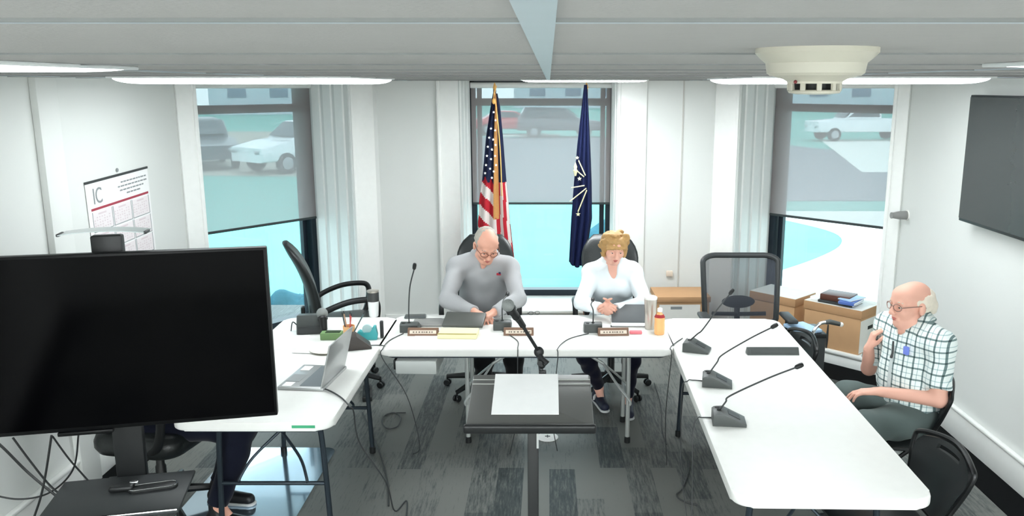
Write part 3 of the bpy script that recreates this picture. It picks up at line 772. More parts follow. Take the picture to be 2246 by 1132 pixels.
def base_mic(label, loc, rotz, stem, head_tip, group='desk microphones on wedge bases', cable=None, button=False):
    """wedge base, front slope towards local +X; stem is a list of world points"""
    t = thing('desk_microphone', label, 'microphone', (loc[0], loc[1], TZ + .0005), rotz, group)
    RX = Matrix.Rotation(PI / 2, 4, 'X')
    mb = MB(); mb.prism([(-.07, 0), (.085, 0), (.085, .012), (-.02, .062), (-.06, .058), (-.07, .05)], -.058, .058, bev=.005, M=RX); b = mb.build('base', M_dk, t)
    mb = MB(); mb.box((0, 0, 0), (.06, .05, .003), rot=Matrix.Rotation(math.atan2(.05, .105), 4, 'Y'))
    mb.bm.verts.ensure_lookup_table()
    bmesh.ops.translate(mb.bm, vec=(.03, 0, .0395), verts=mb.bm.verts[:]); mb.build('speaker_grille', M_blk2, b)
    mb = MB(); mb.lathe([(0, 0), (.012, 0), (.012, .006), (0, .007)], (-.045, .035, .056), 14); mb.build('button', M_paper if button else M_blk, b)
    mb = MB(); mb.tube(spline(stem, 8), .0042, 8); s = mb.build('gooseneck', M_blk2, t, world=True)
    mb = MB(); d = (Vector(head_tip) - Vector(stem[-1])); mb.lathe([(0, 0), (.006, 0), (.0115, .008), (.0125, .03), (.010, .042), (0, .046)], stem[-1], 14, d=d); mb.build('microphone_head', M_blk, s, world=True)
    mb = MB(); mb.lathe([(0, 0), (.011, 0), (.010, .02), (.006, .024), (0, .024)], stem[0] - Vector((0, 0, .012)), 12, d=(0, 0, 1)); mb.build('stem_collar', M_blk, s, world=True)
    if cable:
        mb = MB(); mb.tube(spline(cable, 8), .003, 6); mb.build('cable', M_blk2, t, world=True)
    return t
V = Vector
def stem_pts(base, mids, end): return [base] + mids + [end]
# three on the right table (base, bend, tip)
def rmic(label, px_base, px_c, px_bend, px_tip, Yb, Yt, rz, cable=None, button=False):
    c = on(*px_base, TZ + .02); c = V((c.x, c.y, TZ))
    col = V((c.x - .04 * math.cos(rz), c.y - .04 * math.sin(rz), TZ + .055))
    tip = at(*px_tip, Yt); bend = at(*px_bend, Yb)
    m = bend.lerp(tip, .5) + V((0, 0, .006))
    d = (tip - bend).normalized()
    end = tip - d * .045
    base_mic(label, c, rz, [col, col.lerp(bend, .6), bend, m, end], tip, cable=cable, button=button)
rmic('desk microphone at the far end of the right table, stem rising to the right', (1526, 762), (1530, 735), (1542, 722), (1609, 634), 4.74, 4.85, -.35, button=True,
     cable=[on(1497, 742, TZ + .004), on(1482, 752, TZ + .004), on(1470, 764, TZ + .004), V((.73, 4.76, .70)), V((.70, 4.72, .35)), V((.72, 4.75, .01))])
rmic('middle desk microphone on the right table, between the grey name plate and the nearest microphone', (1570, 836), (1558, 808), (1585, 778), (1706, 711), 4.2, 4.3, -.2,
     cable=[on(1548, 836, TZ + .004), on(1520, 834, TZ + .004), on(1508, 836, TZ + .004), V((.70, 4.17, .70)), V((.70, 4.1, .3)), V((.73, 4.0, .01))])
rmic('nearest desk microphone on the right table, stem leaning low to the right', (1595, 918), (1582, 892), (1602, 868), (1762, 799), 3.68, 3.75, -.12,
     cable=[on(1562, 916, TZ + .004), on(1540, 916, TZ + .004), on(1530, 918, TZ + .004), V((.67, 3.64, .70)), V((.66, 3.55, .3)), V((.6, 3.45, .01))])
# three on the back table (backs towards the camera)
def bmic(label, c, tip_px, Yt, cable=None):
    c = V((c[0], c[1], TZ)); col = V((c.x + .0, c.y - .04, TZ + .055)); tip = at(*tip_px, Yt); up = V((col.x, col.y, TZ + .14))
    d = (tip - up).normalized()
    base_mic(label, c, PI / 2, [col, up, up.lerp(tip, .5) + V((-.012, 0, .0)), tip - d * .045], tip, cable=cable)
bmic('desk microphone with a tall thin stem at the left end of the back table', (-.90, 5.19), (910, 577), 5.12,
     cable=[V((-.93, 5.1, TZ + .004)), V((-.99, 4.95, TZ + .004)), V((-1.0, 4.79, TZ + .004)), V((-1.0, 4.765, TZ - .05)), V((-.86, 4.76, .45)), V((-.8, 4.8, .12)), V((-.86, 4.9, .012))])
bmic('desk microphone in front of the man in the grey shirt', (-.305, 5.24), (1114, 642), 5.42,
     cable=[V((-.3, 5.15, TZ + .004)), V((-.2, 4.95, TZ + .004)), V((-.19, 4.79, TZ + .004)), V((-.19, 4.765, TZ - .05)), V((-.2, 4.8, .3)), V((-.25, 4.9, .012))])
bmic('desk microphone in front of the woman in the pale shirt', (.28, 5.19), (1300, 655), 5.38,
     cable=[V((.25, 5.1, TZ + .004)), V((.12, 4.98, TZ + .004)), V((.05, 4.79, TZ + .004)), V((.05, 4.765, TZ - .05)), V((.02, 4.8, .3)), V((.05, 4.95, .012))])
# turned microphone by the left window corner of the tables
ds = thing('desk_speaker', 'dark grey box-shaped desk speaker on the left table near the empty high-backed chair', 'speaker', (-1.53, 5.16, TZ + .0005), .12)
RX = Matrix.Rotation(PI / 2, 4, 'X'); RZ = Matrix.Rotation(PI / 2, 4, 'Z')
mb = MB(); mb.prism([(-.07, 0), (.07, 0), (.055, .105), (-.03, .115), (-.06, .06)], -.085, .085, bev=.006, M=RZ @ RX); mb.build('body', M_dk, ds)
mb = MB(); mb.box((0, -.074, .03), (.15, .006, .045), rot=None, bev=.002); mb.build('speaker_grille', M_blk2, ds)
mb = MB(); mb.tube(spline([(-.085, .03, .02), (-.12, .02, .06), (-.13, .0, .005)], 6), .004, 6); mb.build('cable', M_blk2, ds)
mw = thing('desk_microphone', 'dark wedge microphone base standing behind the laptop screen', 'microphone', (-1.165, 4.82, TZ + .0005), .3, 'desk microphones on wedge bases')
mb = MB(); mb.prism([(-.07, 0), (.085, 0), (.085, .012), (-.0, .085), (-.03, .085), (-.07, .05)], -.06, .06, bev=.005, M=Matrix.Rotation(PI / 2, 4, 'X')); mb.build('base', mat('brown_black_plastic', (58, 52, 48), .5), mw)
mb = MB(); mb.tube(spline([(.08, .0, .006), (.14, -.01, .004), (.165, -.03, .003)], 6), .003, 6); mb.build('cable', M_blk2, mw)

M_ball = mat('grey_metal_mesh', (150, 154, 152), .5, .5, bump=.6, bscale=400)
def handheld(label, tip, tail, m_body=None, r=.026):
    tip, tail = V(tip), V(tail); d = (tail - tip).normalized(); L = (tail - tip).length
    t = thing('handheld_microphone', label, 'microphone', (tip + tail) / 2)
    mb = MB(); mb.ball(tip + d * r, r, u=20, v=14); mb.build('mesh_head', M_ball, t, world=True)
    mb = MB(); mb.lathe([(0, 0), (r * .85, 0), (r * .9, .012), (r * .72, .02), (r * .55, L * .5), (r * .42, L - r * 2.1), (0, L - r * 2)], tip + d * r * 1.75, 18, d=d); mb.build('handle', m_body or M_blk, t, world=True)
    return t
handheld('grey ball-headed microphone resting against the desk speaker on the left table', at(705, 676, 5.12), at(712, 730, 5.03), r=.036)

# gooseneck boom with a microphone at the lectern
J0, J1, J2 = at(1190, 830, 3.165), at(1182, 772, 3.165), at(1141, 706, 3.07)
ms = thing('microphone_arm', 'black microphone boom arm clamped to the back of the lectern', 'microphone stand', (J0.x, 3.165, 1.06))
mb = MB(); mb.box((J0.x, 3.15, 1.125), (.05, .04, .06), bev=.006); mb.box((J0.x, 3.165, 1.15), (.03, .03, .06), bev=.006); mb.build('clamp', M_blk, ms, world=True)
mb = MB(); mb.tube([J0 - V((0, 0, .02)), J1], .0095, 10); mb.build('post', M_blk2, ms, world=True)
mb = MB(); mb.ball(J1, .02, (1, .8, 1.1)); mb.lathe([(0, -.03), (.011, -.03), (.011, .03), (0, .03)], J1 + V((.004, -.01, -.035)), 12, d=(0, 1, 0)); mb.ball(J1.lerp(J0, .5) + V((.004, 0, 0)), .015); mb.build('joint', M_blk, ms, world=True)
mb = MB(); mb.tube([J1, J1 + V((.012, -.02, -.022)), J1 + V((.032, -.03, -.04))], [.008, .011, .014], 10); mb.build('clamp_lever', M_blk, ms, world=True)
mb = MB(); mb.tube([J1, J2], .0072, 10); mb.tube([J2.lerp(J1, .12), J2.lerp(J1, -.04)], .012, 10); mb.build('boom', M_blk, ms, world=True)
K1, K0 = at(1128, 688, 3.0), at(1110, 664, 2.93)
mb = MB(); mb.tube([J2, J2.lerp(K1, .5), K1 + (K1 - K0) * .25], [.012, .014, .017], 12); mb.build('microphone_clip', M_blk, ms, world=True)
handheld('grey ball-headed microphone held on the boom arm above the lectern', K0, K0 + (K1 - K0) * 2.3, r=.0235)

# ------------------------------------------------------------------ name plates
def nameplate(label, c, w, rz, m_frame=None, h=.045):
    t = thing('name_plate', label, 'name plate', (c[0], c[1], TZ + .0005), rz, 'desk name plates')
    RX = Matrix.Rotation(PI / 2, 4, 'X'); RZ = Matrix.Rotation(PI / 2, 4, 'Z')
    mb = MB(); mb.prism([(-.03, 0), (.03, 0), (.006, h), (-.006, h)], -w / 2, w / 2, bev=.002, M=RZ @ RX); b = mb.build('frame', m_frame or M_wood, t)
    a = math.atan2(.024, h)
    mb = MB(); mb.M = Matrix.Translation((0, -.0185, h * .5)) @ Matrix.Rotation(-a, 4, 'X'); mb.box((0, 0, 0), (w * .86, .002, h * .5)); s = mb.build('name_strip', M_cream if m_frame is None else m_frame, t)
    if m_frame is None:
        rs = random.Random(int(w * 1e4)); mb = MB(); mb.M = Matrix.Translation((0, -.0198, h * .5)) @ Matrix.Rotation(-a, 4, 'X'); x = -w * .33
        while x < w * .33:
            q = rs.uniform(.008, .016); mb.box((x + q / 2, 0, 0), (q, .001, h * .2)); x += q + rs.uniform(.003, .01)
        mb.build('lettering', M_ink, s)
    return t
nameplate('brown framed name plate at the left end of the back table, beside the yellow pad', (-.80, 5.085), .195, 0)
nameplate('brown framed name plate before the man in grey, behind the boom arm', (-.195, 5.09), .19, 0)
nameplate('brown framed name plate in front of the woman in the pale shirt', (.405, 5.085), .195, .04)
nameplate('plain grey name plate lying across the right table', (1.315, 4.70), .305, .0, M_dk, .04)
mb = MB(); mb.box((0, 0, .009), (.08, .035, .018), bev=.005); o = mb.build('sticky_note_pad', mat('pink_paper', (240, 128, 138), .7)); o.location = (.551, 5.11, TZ + .0005); tag(o, 'small pink sticky note pad beside the name plate before the woman', 'note pad')

# ------------------------------------------------------------------ back table things
M_yel = mat('yellow_paper', (246, 238, 190), .8)
def stackbox(name, label, cat, c, d, rz, m, bev=.004, parts=()):
    t = thing(name, label, cat, (c[0], c[1], c[2] if len(c) > 2 else TZ + .0005), rz)
    mb = MB(); mb.box((0, 0, d[2] / 2), d, bev=min(bev, d[2] * .4)); mb.build('body', m, t)
    for nm, cc, dd, mm in parts:
        mb = MB(); mb.box(cc, dd, bev=min(dd) * .25); mb.build(nm, mm, t)
    return t
stackbox('legal_pad', 'thick yellow paper pad on the back table in front of the dark folder', 'paper pad', (-.575, 5.065), (.245, .15, .03), -.03, M_yel, parts=(('binding', (0, -.068, .0315), (.245, .014, .003), mat('olive_binding', (176, 162, 96), .7)),))
paper('white sheet of paper under the left name plate and yellow pad', (-.70, 5.115), .30, .215, .0)
mb = MB(); t = thing('folder', 'dark grey padded folder propped up before the man in the grey shirt', 'folder', (-.56, 5.29, TZ + .002), -.1)
mb.box((0, 0, .0), (.27, .16, .022), bev=.008, rot=Matrix.Rotation(.32, 4, 'X')); bmesh.ops.translate(mb.bm, vec=(0, 0, .038), verts=mb.bm.verts[:]); mb.build('cover', mat('dark_folder_vinyl', (82, 84, 80), .45), t)
mb = MB(); mb.box((0, .0, .003), (.25, .14, .006)); mb.build('pages', M_paper, t)
stackbox('laptop', 'closed grey laptop lying on the back table left of the dark folder', 'laptop', (-.80, 5.335), (.21, .15, .016), .03, mat('grey_aluminium', (150, 150, 148), .4, .3), .004, parts=(('hinge', (0, .07, .012), (.16, .01, .009), M_dk),))
stackbox('mobile_phone', 'dark mobile phone lying near the window edge of the back table', 'phone', (-.915, 5.49), (.145, .07, .014), .08, mat('phone_glass', (86, 92, 94), .3), .005, parts=(('phone_screen', (0, 0, .0145), (.13, .06, .002), M_dk),))
# folder and papers under the woman's arm
t = thing('document_folder', 'open dark grey folder with white pages beside the clasped hands of the woman', 'folder', (.545, 5.36, TZ + .001), -.03)
mb = MB(); mb.box((0, .04, .05), (.26, .19, .012), bev=.004, rot=Matrix.Rotation(.42, 4, 'X')); mb.build('cover', mat('grey_folder_vinyl', (92, 96, 98), .5), t)
mb = MB(); mb.box((.005, -.01, .006), (.28, .2, .012), bev=.002); mb.build('pages', M_paper, t)
mb = MB(); mb.tube([(-.14, -.105, .005), (.14, -.105, .005), (.14, -.1, .01)], .006, 6); mb.build('spine', M_blk, t)
t = thing('glasses', 'small pair of folded glasses on the white table between the two people', 'glasses', (-.105, 5.54, TZ + .003), .2)
mb = MB()
for sx in (-1, 1): mb.tube([(sx * .022 + .016 * math.cos(a * PI / 6), 0, .014 + .012 * math.sin(a * PI / 6)) for a in range(12)], .0016, 6, closed=True)
mb.build('rims', M_blk2, t); mb = MB(); mb.tube([(-.04, 0, .014), (-.04, .05, .004), (.02, .055, .002)], .0018, 6); mb.build('temple', M_blk2, t)
# tumbler, drink bottle
M_steel = mat('brushed_steel_tumbler', (196, 190, 182), .28, .7)
t = thing('tumbler', 'tall steel tumbler standing beside the woman on the back table', 'tumbler', (.655, 5.22, TZ + .0005))
mb = MB(); mb.lathe([(0, 0), (.031, 0), (.033, .006), (.04, .16), (.042, .2), (.040, .203), (0, .203)], n=28); mb.build('cup', M_steel, t)
mb = MB(); mb.lathe([(0, .2), (.043, .2), (.043, .212), (.035, .218), (0, .218)], n=28); mb.build('lid', mat('clear_white_lid', (232, 232, 228), .3), t)
t = thing('drink_bottle', 'small orange drink bottle with a red and white cap beside the steel tumbler', 'bottle', (.70, 5.10, TZ + .0005))
mb = MB(); mb.lathe([(0, 0), (.03, 0), (.033, .006), (.034, .05), (.032, .08), (.033, .11), (.022, .13), (.013, .14), (.013, .15), (0, .15)], n=24); mb.build('bottle_body', mat('orange_juice', (248, 186, 122), .25), t)
mb = MB(); mb.lathe([(.0335, .112), (.0345, .113), (.024, .131), (.0225, .130)], n=24); mb.build('neck_label', mat('dark_red_label', (168, 40, 44), .5), t)
mb = MB(); mb.lathe([(0, .148), (.016, .148), (.016, .168), (.012, .171), (0, .171)], n=20); mb.build('cap', M_paper, t)
# coffee mug, left end of the back table
t = thing('travel_mug', 'white travel mug with a black lid near the empty high-backed chair', 'mug', (-1.205, 5.66 - .14, TZ + .0005))
mb = MB(); mb.lathe([(0, 0), (.03, 0), (.032, .006), (.037, .11), (0, .11)], n=26); mb.build('cup', mat('white_ceramic', (238, 240, 240), .3), t)
mb = MB(); mb.lathe([(0, .108), (.040, .108), (.040, .165), (.037, .172), (0, .172)], n=26); mb.build('lid', mat('mug_lid', (58, 60, 60), .45), t)
mb = MB(); mb.lathe([(.036, .170), (.0405, .171), (.0405, .182), (.034, .184), (0, .184)], n=26); mb.build('rim', M_steel, t)

# ------------------------------------------------------------------ left table things
M_alu = mat('laptop_aluminium', (176, 178, 178), .35, .5)
M_key = mat('laptop_keys', (112, 120, 124), .5)
t = thing('laptop', 'open silver laptop on the left table, screen facing the left wall', 'laptop', (-1.255, 4.27, TZ + .0005), -.10)
# keyboard deck lies towards -X, hinge on the +X side
mb = MB(); mb.box((-.02, 0, .008), (.25, .36, .016), bev=.004); dk = mb.build('deck', M_alu, t)
mb = MB(); mb.box((.03, 0, .0168), (.125, .31, .0016)); mb.build('keyboard', M_key, dk)
mb = MB(); mb.box((-.095, -.04, .0168), (.075, .11, .0014)); mb.build('touchpad', M_alu, dk)
mb = MB(); mb.box((-.10, .115, .0168), (.05, .07, .0014)); mb.box((-.1, -.135, .0168), (.05, .06, .0014)); mb.build('sticker', M_paper, dk)
mb = MB(); mb.box((.002, 0, .125), (.008, .36, .245), bev=.003, rot=Matrix.Rotation(math.radians(14), 4, 'Y')); bmesh.ops.translate(mb.bm, vec=(.118 - .0, 0, .004), verts=mb.bm.verts[:]); lid = mb.build('lid', M_alu, t)
mb = MB(); mb.box((-.003, 0, .127), (.002, .34, .215), rot=Matrix.Rotation(math.radians(14), 4, 'Y')); bmesh.ops.translate(mb.bm, vec=(.118, 0, .004), verts=mb.bm.verts[:]); mb.build('screen', mat('laptop_screen', (30, 34, 40), .2), lid)
lc = spline([on(690, 848, TZ + .006), on(720, 856, TZ + .006), on(748, 872, TZ + .006), on(768, 893, TZ + .006), V((-.985, 3.95, TZ - .06)), V((-.97, 3.98, .5)), V((-.86, 4.05, .25)), V((-.84, 4.15, .03)), V((-.8, 4.3, .008)), V((-.76, 4.0, .008))], 8)
mb = MB(); mb.tube(lc, .004, 8); o = mb.build('power_cable', M_blk2); tag(o, 'dark power cable running from the laptop over the table edge to the floor', 'cable')
# pencil cups
M_or = mat('orange_cup', (246, 190, 136), .6)
t = thing('pencil_cup', 'orange pencil cup behind the laptop on the left table', 'cup', (-1.245, 4.98, TZ + .0005))
mb = MB(); mb.lathe([(0, 0), (.034, 0), (.037, .09), (.034, .09), (.031, .006), (0, .006)], n=24); mb.build('cup', M_or, t)
pcs = [((200, 60, 64), 'red'), ((188, 150, 120), 'tan'), ((70, 78, 82), 'dark'), ((222, 96, 92), 'pale red'), ((90, 110, 112), 'grey')]
for k, (c, nm) in enumerate(pcs):
    a = 1.2 + k * 1.1; p0 = V((-1.245 + .012 * math.cos(a), 4.98 + .012 * math.sin(a), TZ + .01)); p1 = V((-1.245 - .02 + .045 * math.cos(a) * 1.2 + .02 * k, 4.98 + .05 * math.sin(a), TZ + .15 + .006 * k))
    pn = thing('pen', nm + ' pen standing in the orange pencil cup behind the laptop', 'pen', p0, 0, 'pens in the orange cup')
    mb = MB(); mb.tube([p0, p1], .0042, 8); mb.build('barrel', mat('pen_' + nm.replace(' ', '_'), c, .45), pn, world=True)
    mb = MB(); mb.tube([p1, p1 + (p1 - p0).normalized() * .018], [.0046, .0034], 8); mb.build('pen_cap', M_blk2, pn, world=True)
M_teal = mat('teal_plastic', (64, 168, 172), .4)
t = thing('tape_dispenser', 'teal tape dispenser behind the laptop on the left table', 'tape dispenser', (-1.135, 4.99, TZ + .0005), .1)
mb = MB(); mb.prism([(-.06, 0), (.06, 0), (.065, .03), (.055, .085), (.04, .085), (.02, .045), (-.02, .045), (-.045, .06), (-.06, .05)], -.025, .025, bev=.004, M=Matrix.Rotation(PI / 2, 4, 'X')); mb.build('body', M_teal, t)
mb = MB(); mb.lathe([(.012, -.01), (.03, -.01), (.03, .01), (.012, .01)], (0, 0, .066), 24, d=(0, 1, 0)); mb.build('tape_roll', mat('clear_tape', (200, 226, 226), .3), t)
t = thing('stapler', 'small black stapler standing upright beside the teal tape dispenser', 'stapler', (-1.05, 5.02, TZ + .0005), .1)
mb = MB(); mb.box((0, 0, .055), (.022, .03, .11), bev=.006); mb.build('body', M_blk2, t); mb = MB(); mb.box((.0, -.018, .06), (.016, .008, .09), bev=.003); mb.build('staple_arm', M_blk, t)
M_grn = mat('green_box_card', (122, 156, 104), .6)
t = thing('note_box', 'small green box between the desk speaker and the orange cup', 'box', (-1.36, 5.0, TZ + .0005), .04)
mb = MB(); mb.box((0, 0, .022), (.13, .07, .044), bev=.004); mb.build('box_body', M_grn, t); mb = MB(); mb.box((.01, 0, .0455), (.09, .05, .003)); mb.build('box_slot', mat('dark_green', (40, 62, 36), .7), t)
t = thing('paper_plate', 'round cream paper plate on the left table behind the laptop', 'plate', (-1.33, 4.76, TZ + .0005))
mb = MB(); mb.lathe([(0, 0), (.075, 0), (.1, .012), (.102, .014), (.1, .0155), (.074, .003), (0, .003)], n=36); mb.build('plate', mat('cream_paper', (240, 236, 226), .7), t)
paper('white sheet of paper on the left table beside the desk speaker', (-1.6, 4.92), .22, .28, .2)
paper('white sheet of paper on the left table in front of the green box', (-1.44, 4.80), .15, .2, -.1, z=TZ + .003)

# ------------------------------------------------------------------ tray hanging under the back table
t = thing('storage_tray', 'pale grey tray hung beneath the left part of the back table', 'tray', (-.80, 4.93, TZ - .16), -.03)
mb = MB(); mb.box((0, 0, .045), (.25, .3, .085), bev=.01); mb.build('tray_body', mat('pale_grey_plastic', (196, 200, 198), .5), t)
mb = MB(); mb.box((-.132, 0, .055), (.016, .26, .06), bev=.004); mb.build('tray_bracket', M_blk, t)

# ------------------------------------------------------------------ on the television shelf
sm = wmat(st)
def sh_pt(x, y, z): return sm @ V((x, y, z))
t = thing('game_controller', 'dark remote control pad on the shelf of the television stand', 'remote control', sh_pt(.03, -.16, .5545), tva - .05)
mb = MB(); mb.box((-.03, 0, .014), (.1, .05, .026), bev=.011, seg=3); mb.build('body', M_blk, t); mb = MB(); mb.box((.02, .01, .03), (.035, .02, .012), bev=.003); mb.build('silver_block', M_chrome, t)
t['label'] = 'dark remote control pad on the shelf of the television stand'; t.name = 'remote_control'
t = thing('pen_tray', 'thin black and silver tray beside the remote control on the stand shelf', 'tray', sh_pt(.13, -.17, .5545), tva + .1)
mb = MB(); mb.prism(rrect(.2, .06, .025, 6), 0, .014, bev=.004); mb.build('tray_body', M_blk, t); mb = MB(); mb.tube([(p[0], p[1], .015) for p in rrect(.19, .055, .024, 6)], .002, 6, closed=True); mb.build('silver_rim', M_chrome, t)
# cables hanging below the television
def cable(label, pts, r=.0045):
    mb = MB(); mb.tube(spline(pts, 10), r, 8); o = mb.build('hanging_cable', M_blk); return tag(o, label, 'cable', 'cables below the television')
cable('thick black cable sagging from the television down to the left, nearest the wall', [at(-60, 930, 3.32), at(0, 976, 3.35), at(60, 1035, 3.4), at(120, 1085, 3.42), at(160, 1112, 3.43), at(200, 1150, 3.44)], .006)
cable('black cable crossing behind the others below the television', [at(28, 960, 3.36), at(65, 1010, 3.38), at(105, 1060, 3.4), at(135, 1085, 3.4), at(190, 1105, 3.42)])
cable('black cable hanging straight down from the television to the floor', [at(113, 955, 3.37), at(100, 1040, 3.36), at(88, 1095, 3.35), at(70, 1150, 3.34), at(60, 1200, 3.34)], .005)
cable('black cable looping in a wide arc to the left below the television', [at(172, 955, 3.4), at(160, 1030, 3.42), at(110, 1080, 3.42), at(40, 1095, 3.4), at(-40, 1080, 3.38)], .004)
cable('thin black cable slanting right towards the television stand shelf', [at(115, 957, 3.42), at(150, 1005, 3.44), at(185, 1045, 3.46), at(212, 1075, 3.47)], .004)
cable('bundle of pale cables looped under the television stand shelf', [at(300, 1150, 3.36), at(325, 1118, 3.32), at(360, 1105, 3.3), at(385, 1112, 3.3), at(390, 1140, 3.32)], .006)
# ================================================================== PEOPLE
M_skin = mat('skin', (226, 168, 146), .5, 0, .35, noise=.05, nscale=14)
M_skin_pale = mat('skin_pale', (232, 178, 158), .5, 0, .35, noise=.05, nscale=14)
M_lip = mat('lips', (196, 112, 104), .5)
M_eye = mat('eye_white', (214, 206, 200), .3); M_iris = mat('eye_iris', (62, 60, 58), .3)
M_shoe = mat('black_shoe_leather', (20, 21, 24), .45)
M_shoe2 = mat('navy_sneaker', (24, 30, 52), .6)
M_sole = mat('white_sole', (214, 216, 216), .7)
A3 = lambda v: np.array(v, float)
def frame(up, right):
    u = n3(up); r = A3(right); r = n3(r - u * (r @ u)); f = np.cross(u, r)   # columns: right(+X), back(+Y), up
    return np.stack([r, f, u], 1)
def head_M(C, yaw, pitch, roll=0, sc=1.0):
    return Matrix.Translation(C) @ Matrix.Rotation(yaw, 4, 'Z') @ Matrix.Rotation(pitch, 4, 'X') @ Matrix.Rotation(roll, 4, 'Y') @ Matrix.Scale(sc, 4)
class HP:
    def __init__(s, M, sc): s.M = M; s.sc = sc; s.R = np.array(M.to_3x3().normalized())
    def p(s, x, y, z): return np.array(s.M @ Vector((x, y, z)))
def head_skin(S, h, fem=False, smile=0):
    q = h.sc; p = h.p; R = h.R
    E = lambda c, r, k=.02, op='u': S.ell(p(*c), A3(r) * q, R, k, op)
    Cc = lambda a, b, ra, rb=None, k=.012, op='u': S.cap(p(*a), p(*b), ra * q, (rb or ra) * q, k, op)
    E((0, .018, .036), (.075, .096, .084)); E((0, -.028, -.03), (.059, .066, .08), .025)
    E((0, -.06, -.092), (.026 if fem else .031, .026, .02), .025)
    E((0, -.045, .055), (.062, .05, .045), .03)
    Cc((-.034, -.086, .026), (.034, -.086, .026), .010, k=.02)
    for sx in (-1, 1):
        E((sx * .04, -.058, -.022), (.026, .03, .026), .025)
        E((sx * .033, -.104, .008), (.018, .016, .011), .014, 'sub')
        E((sx * .077, .012, -.008), (.011, .02, .032), .008)
        Cc((sx * .079, .004, -.03), (sx * .082, .014, .012), .007, .009, k=.006)
        E((sx * .011, -.106, -.030), (.009, .010, .008), .008)
        Cc((sx * .05, -.01, -.075), (sx * .02, -.055, -.095), .02, .02, k=.025)
    Cc((0, -.092, .018), (0, -.112, -.026), .0075, .012, k=.010)
    E((0, -.113, -.028), (.012, .012, .010), .008)
    Cc((-.02, -.089, -.056), (.02, -.089, -.056), .0065, k=.008); Cc((-.016, -.088, -.066), (.016, -.088, -.066), .007, k=.008)
def face_bits(h, t, glasses=None, brow=None, lid=None):
    p = h.p; q = h.sc
    for sx in (-1, 1):
        mb = MB(); mb.ball(p(sx * .032, -.080, .006), .0118 * q); e = mb.build('eye', M_eye, t, world=True)
        mb = MB(); c = p(sx * .032, -.0895, .003); mb.ball(c, .0052 * q); mb.build('iris', M_iris, e, world=True)
        mb = MB(); mb.ball(p(sx * .032, -.0795, .0115), .0132 * q); mb.build('eyelid', lid or M_skin, e, world=True)
    mb = MB(); mb.tube([p(-.022, -.091, -.059), p(-.008, -.097, -.058), p(.008, -.097, -.058), p(.022, -.091, -.059)], [.002 * q, .0042 * q, .0042 * q, .002 * q], 8)
    mb.tube([p(-.018, -.091, -.066), p(0, -.0975, -.067), p(.018, -.091, -.066)], [.002 * q, .0048 * q, .002 * q], 8); mb.build('lips', M_lip, t, world=True)
    if brow:
        for sx in (-1, 1):
            mb = MB(); mb.tube([p(sx * .016, -.094, .027), p(sx * .034, -.094, .033), p(sx * .05, -.08, .027)], [.003 * q, .004 * q, .002 * q], 8); mb.build('eyebrow', brow, t, world=True)
    if glasses:
        mb = MB()
        for sx in (-1, 1):
            mb.tube([p(sx * .034 + .025 * math.cos(a), -.108 + .012 * (abs(sx * .034 + .025 * math.cos(a)) / .06) ** 2, .004 + .018 * math.sin(a)) for a in [2 * PI * k / 16 for k in range(16)]], .0021 * q, 6, closed=True)
            mb.tube([p(sx * .059, -.096, .008), p(sx * .076, -.06, .012), p(sx * .084, .01, .012), p(sx * .083, .028, .0)], .0022 * q, 6)
        mb.tube([p(-.01, -.11, .008), p(0, -.113, .010), p(.01, -.11, .008)], .0021 * q, 6); mb.build('glasses', glasses, t, world=True)
def hand(S, w, fwd, back, t, curl=(.5, .6, .4), sc=1.0, spread=1.0, thumb=(.55, .75, -.35)):
    X = n3(fwd); Z = A3(back); Z = n3(Z - X * (Z @ X)); Y = np.cross(Z, X) * t; w = A3(w)
    yo = [.031, .011, -.009, -.027]; kn = [.088, .092, .087, .078]
    ln = [(.044, .027, .021), (.048, .031, .022), (.044, .029, .021), (.034, .021, .018)]
    for i in range(4):
        a = w + (X * .008 + Y * yo[i] * .5) * sc; b = w + (X * kn[i] + Y * yo[i] * spread) * sc
        S.cap(a, b, .0165 * sc, .0115 * sc, .012)
        ang = 0; p = b
        for j in range(3):
            ang += curl[j] * (1 + .12 * i - .1)
            d = X * math.cos(ang) - Z * math.sin(ang) + Y * yo[i] * 1.2 * (spread - .6)
            p2 = p + n3(d) * ln[i][j] * sc
            S.cap(p, p2, (.0094 - .0008 * j) * sc, (.0086 - .0008 * j) * sc, .003); p = p2
    a = w + (X * .02 + Y * .02) * sc; d = n3(X * thumb[0] + Y * thumb[1] + Z * thumb[2]); b = a + d * .05 * sc
    S.cap(a, b, .016 * sc, .0115 * sc, .01)
    d2 = n3(d + X * .55); c = b + d2 * .034 * sc; S.cap(b, c, .0108 * sc, .0095 * sc, .004)
    d3 = n3(d2 + X * .3 - Z * .15); S.cap(c, c + d3 * .026 * sc, .0096 * sc, .008 * sc, .004)
def torso(S, J, inf=0.0, w=1.0, fem=False):
    R = frame(A3(J['chest']) - A3(J['pel']), A3(J['shL']) - A3(J['shR']))
    i = inf
    S.ell(J['pel'], (.165 * w + i, .125 * w + i, .12 + i), R, .05)
    S.ell(J['belly'], (.150 * w * J.get('bw', 1) + i, .118 * w * J.get('bw', 1) + i, .16 + i), R, .06)
    S.ell(J['chest'], (.162 * w + i, .112 * w + i, .175 + i), R, .06)
    c = (A3(J['shL']) + A3(J['shR'])) / 2
    S.cap(A3(J['shL']) * .92 + c * .08, A3(J['shR']) * .92 + c * .08, .062 * w + i, k=.05)
    for s in ('shL', 'shR'): S.cap(J[s], A3(J['neck']) * .8 + c * .2 + A3((0, 0, .005 if i else .01)), .055 * w + i, .042 + i * .3, .04)
    if fem:
        for sx in (-1, 1): S.ell(A3(J['chest']) + R @ A3((sx * .075, -.085, -.02)), (.07 + i, .06 + i, .065 + i), R, .04)
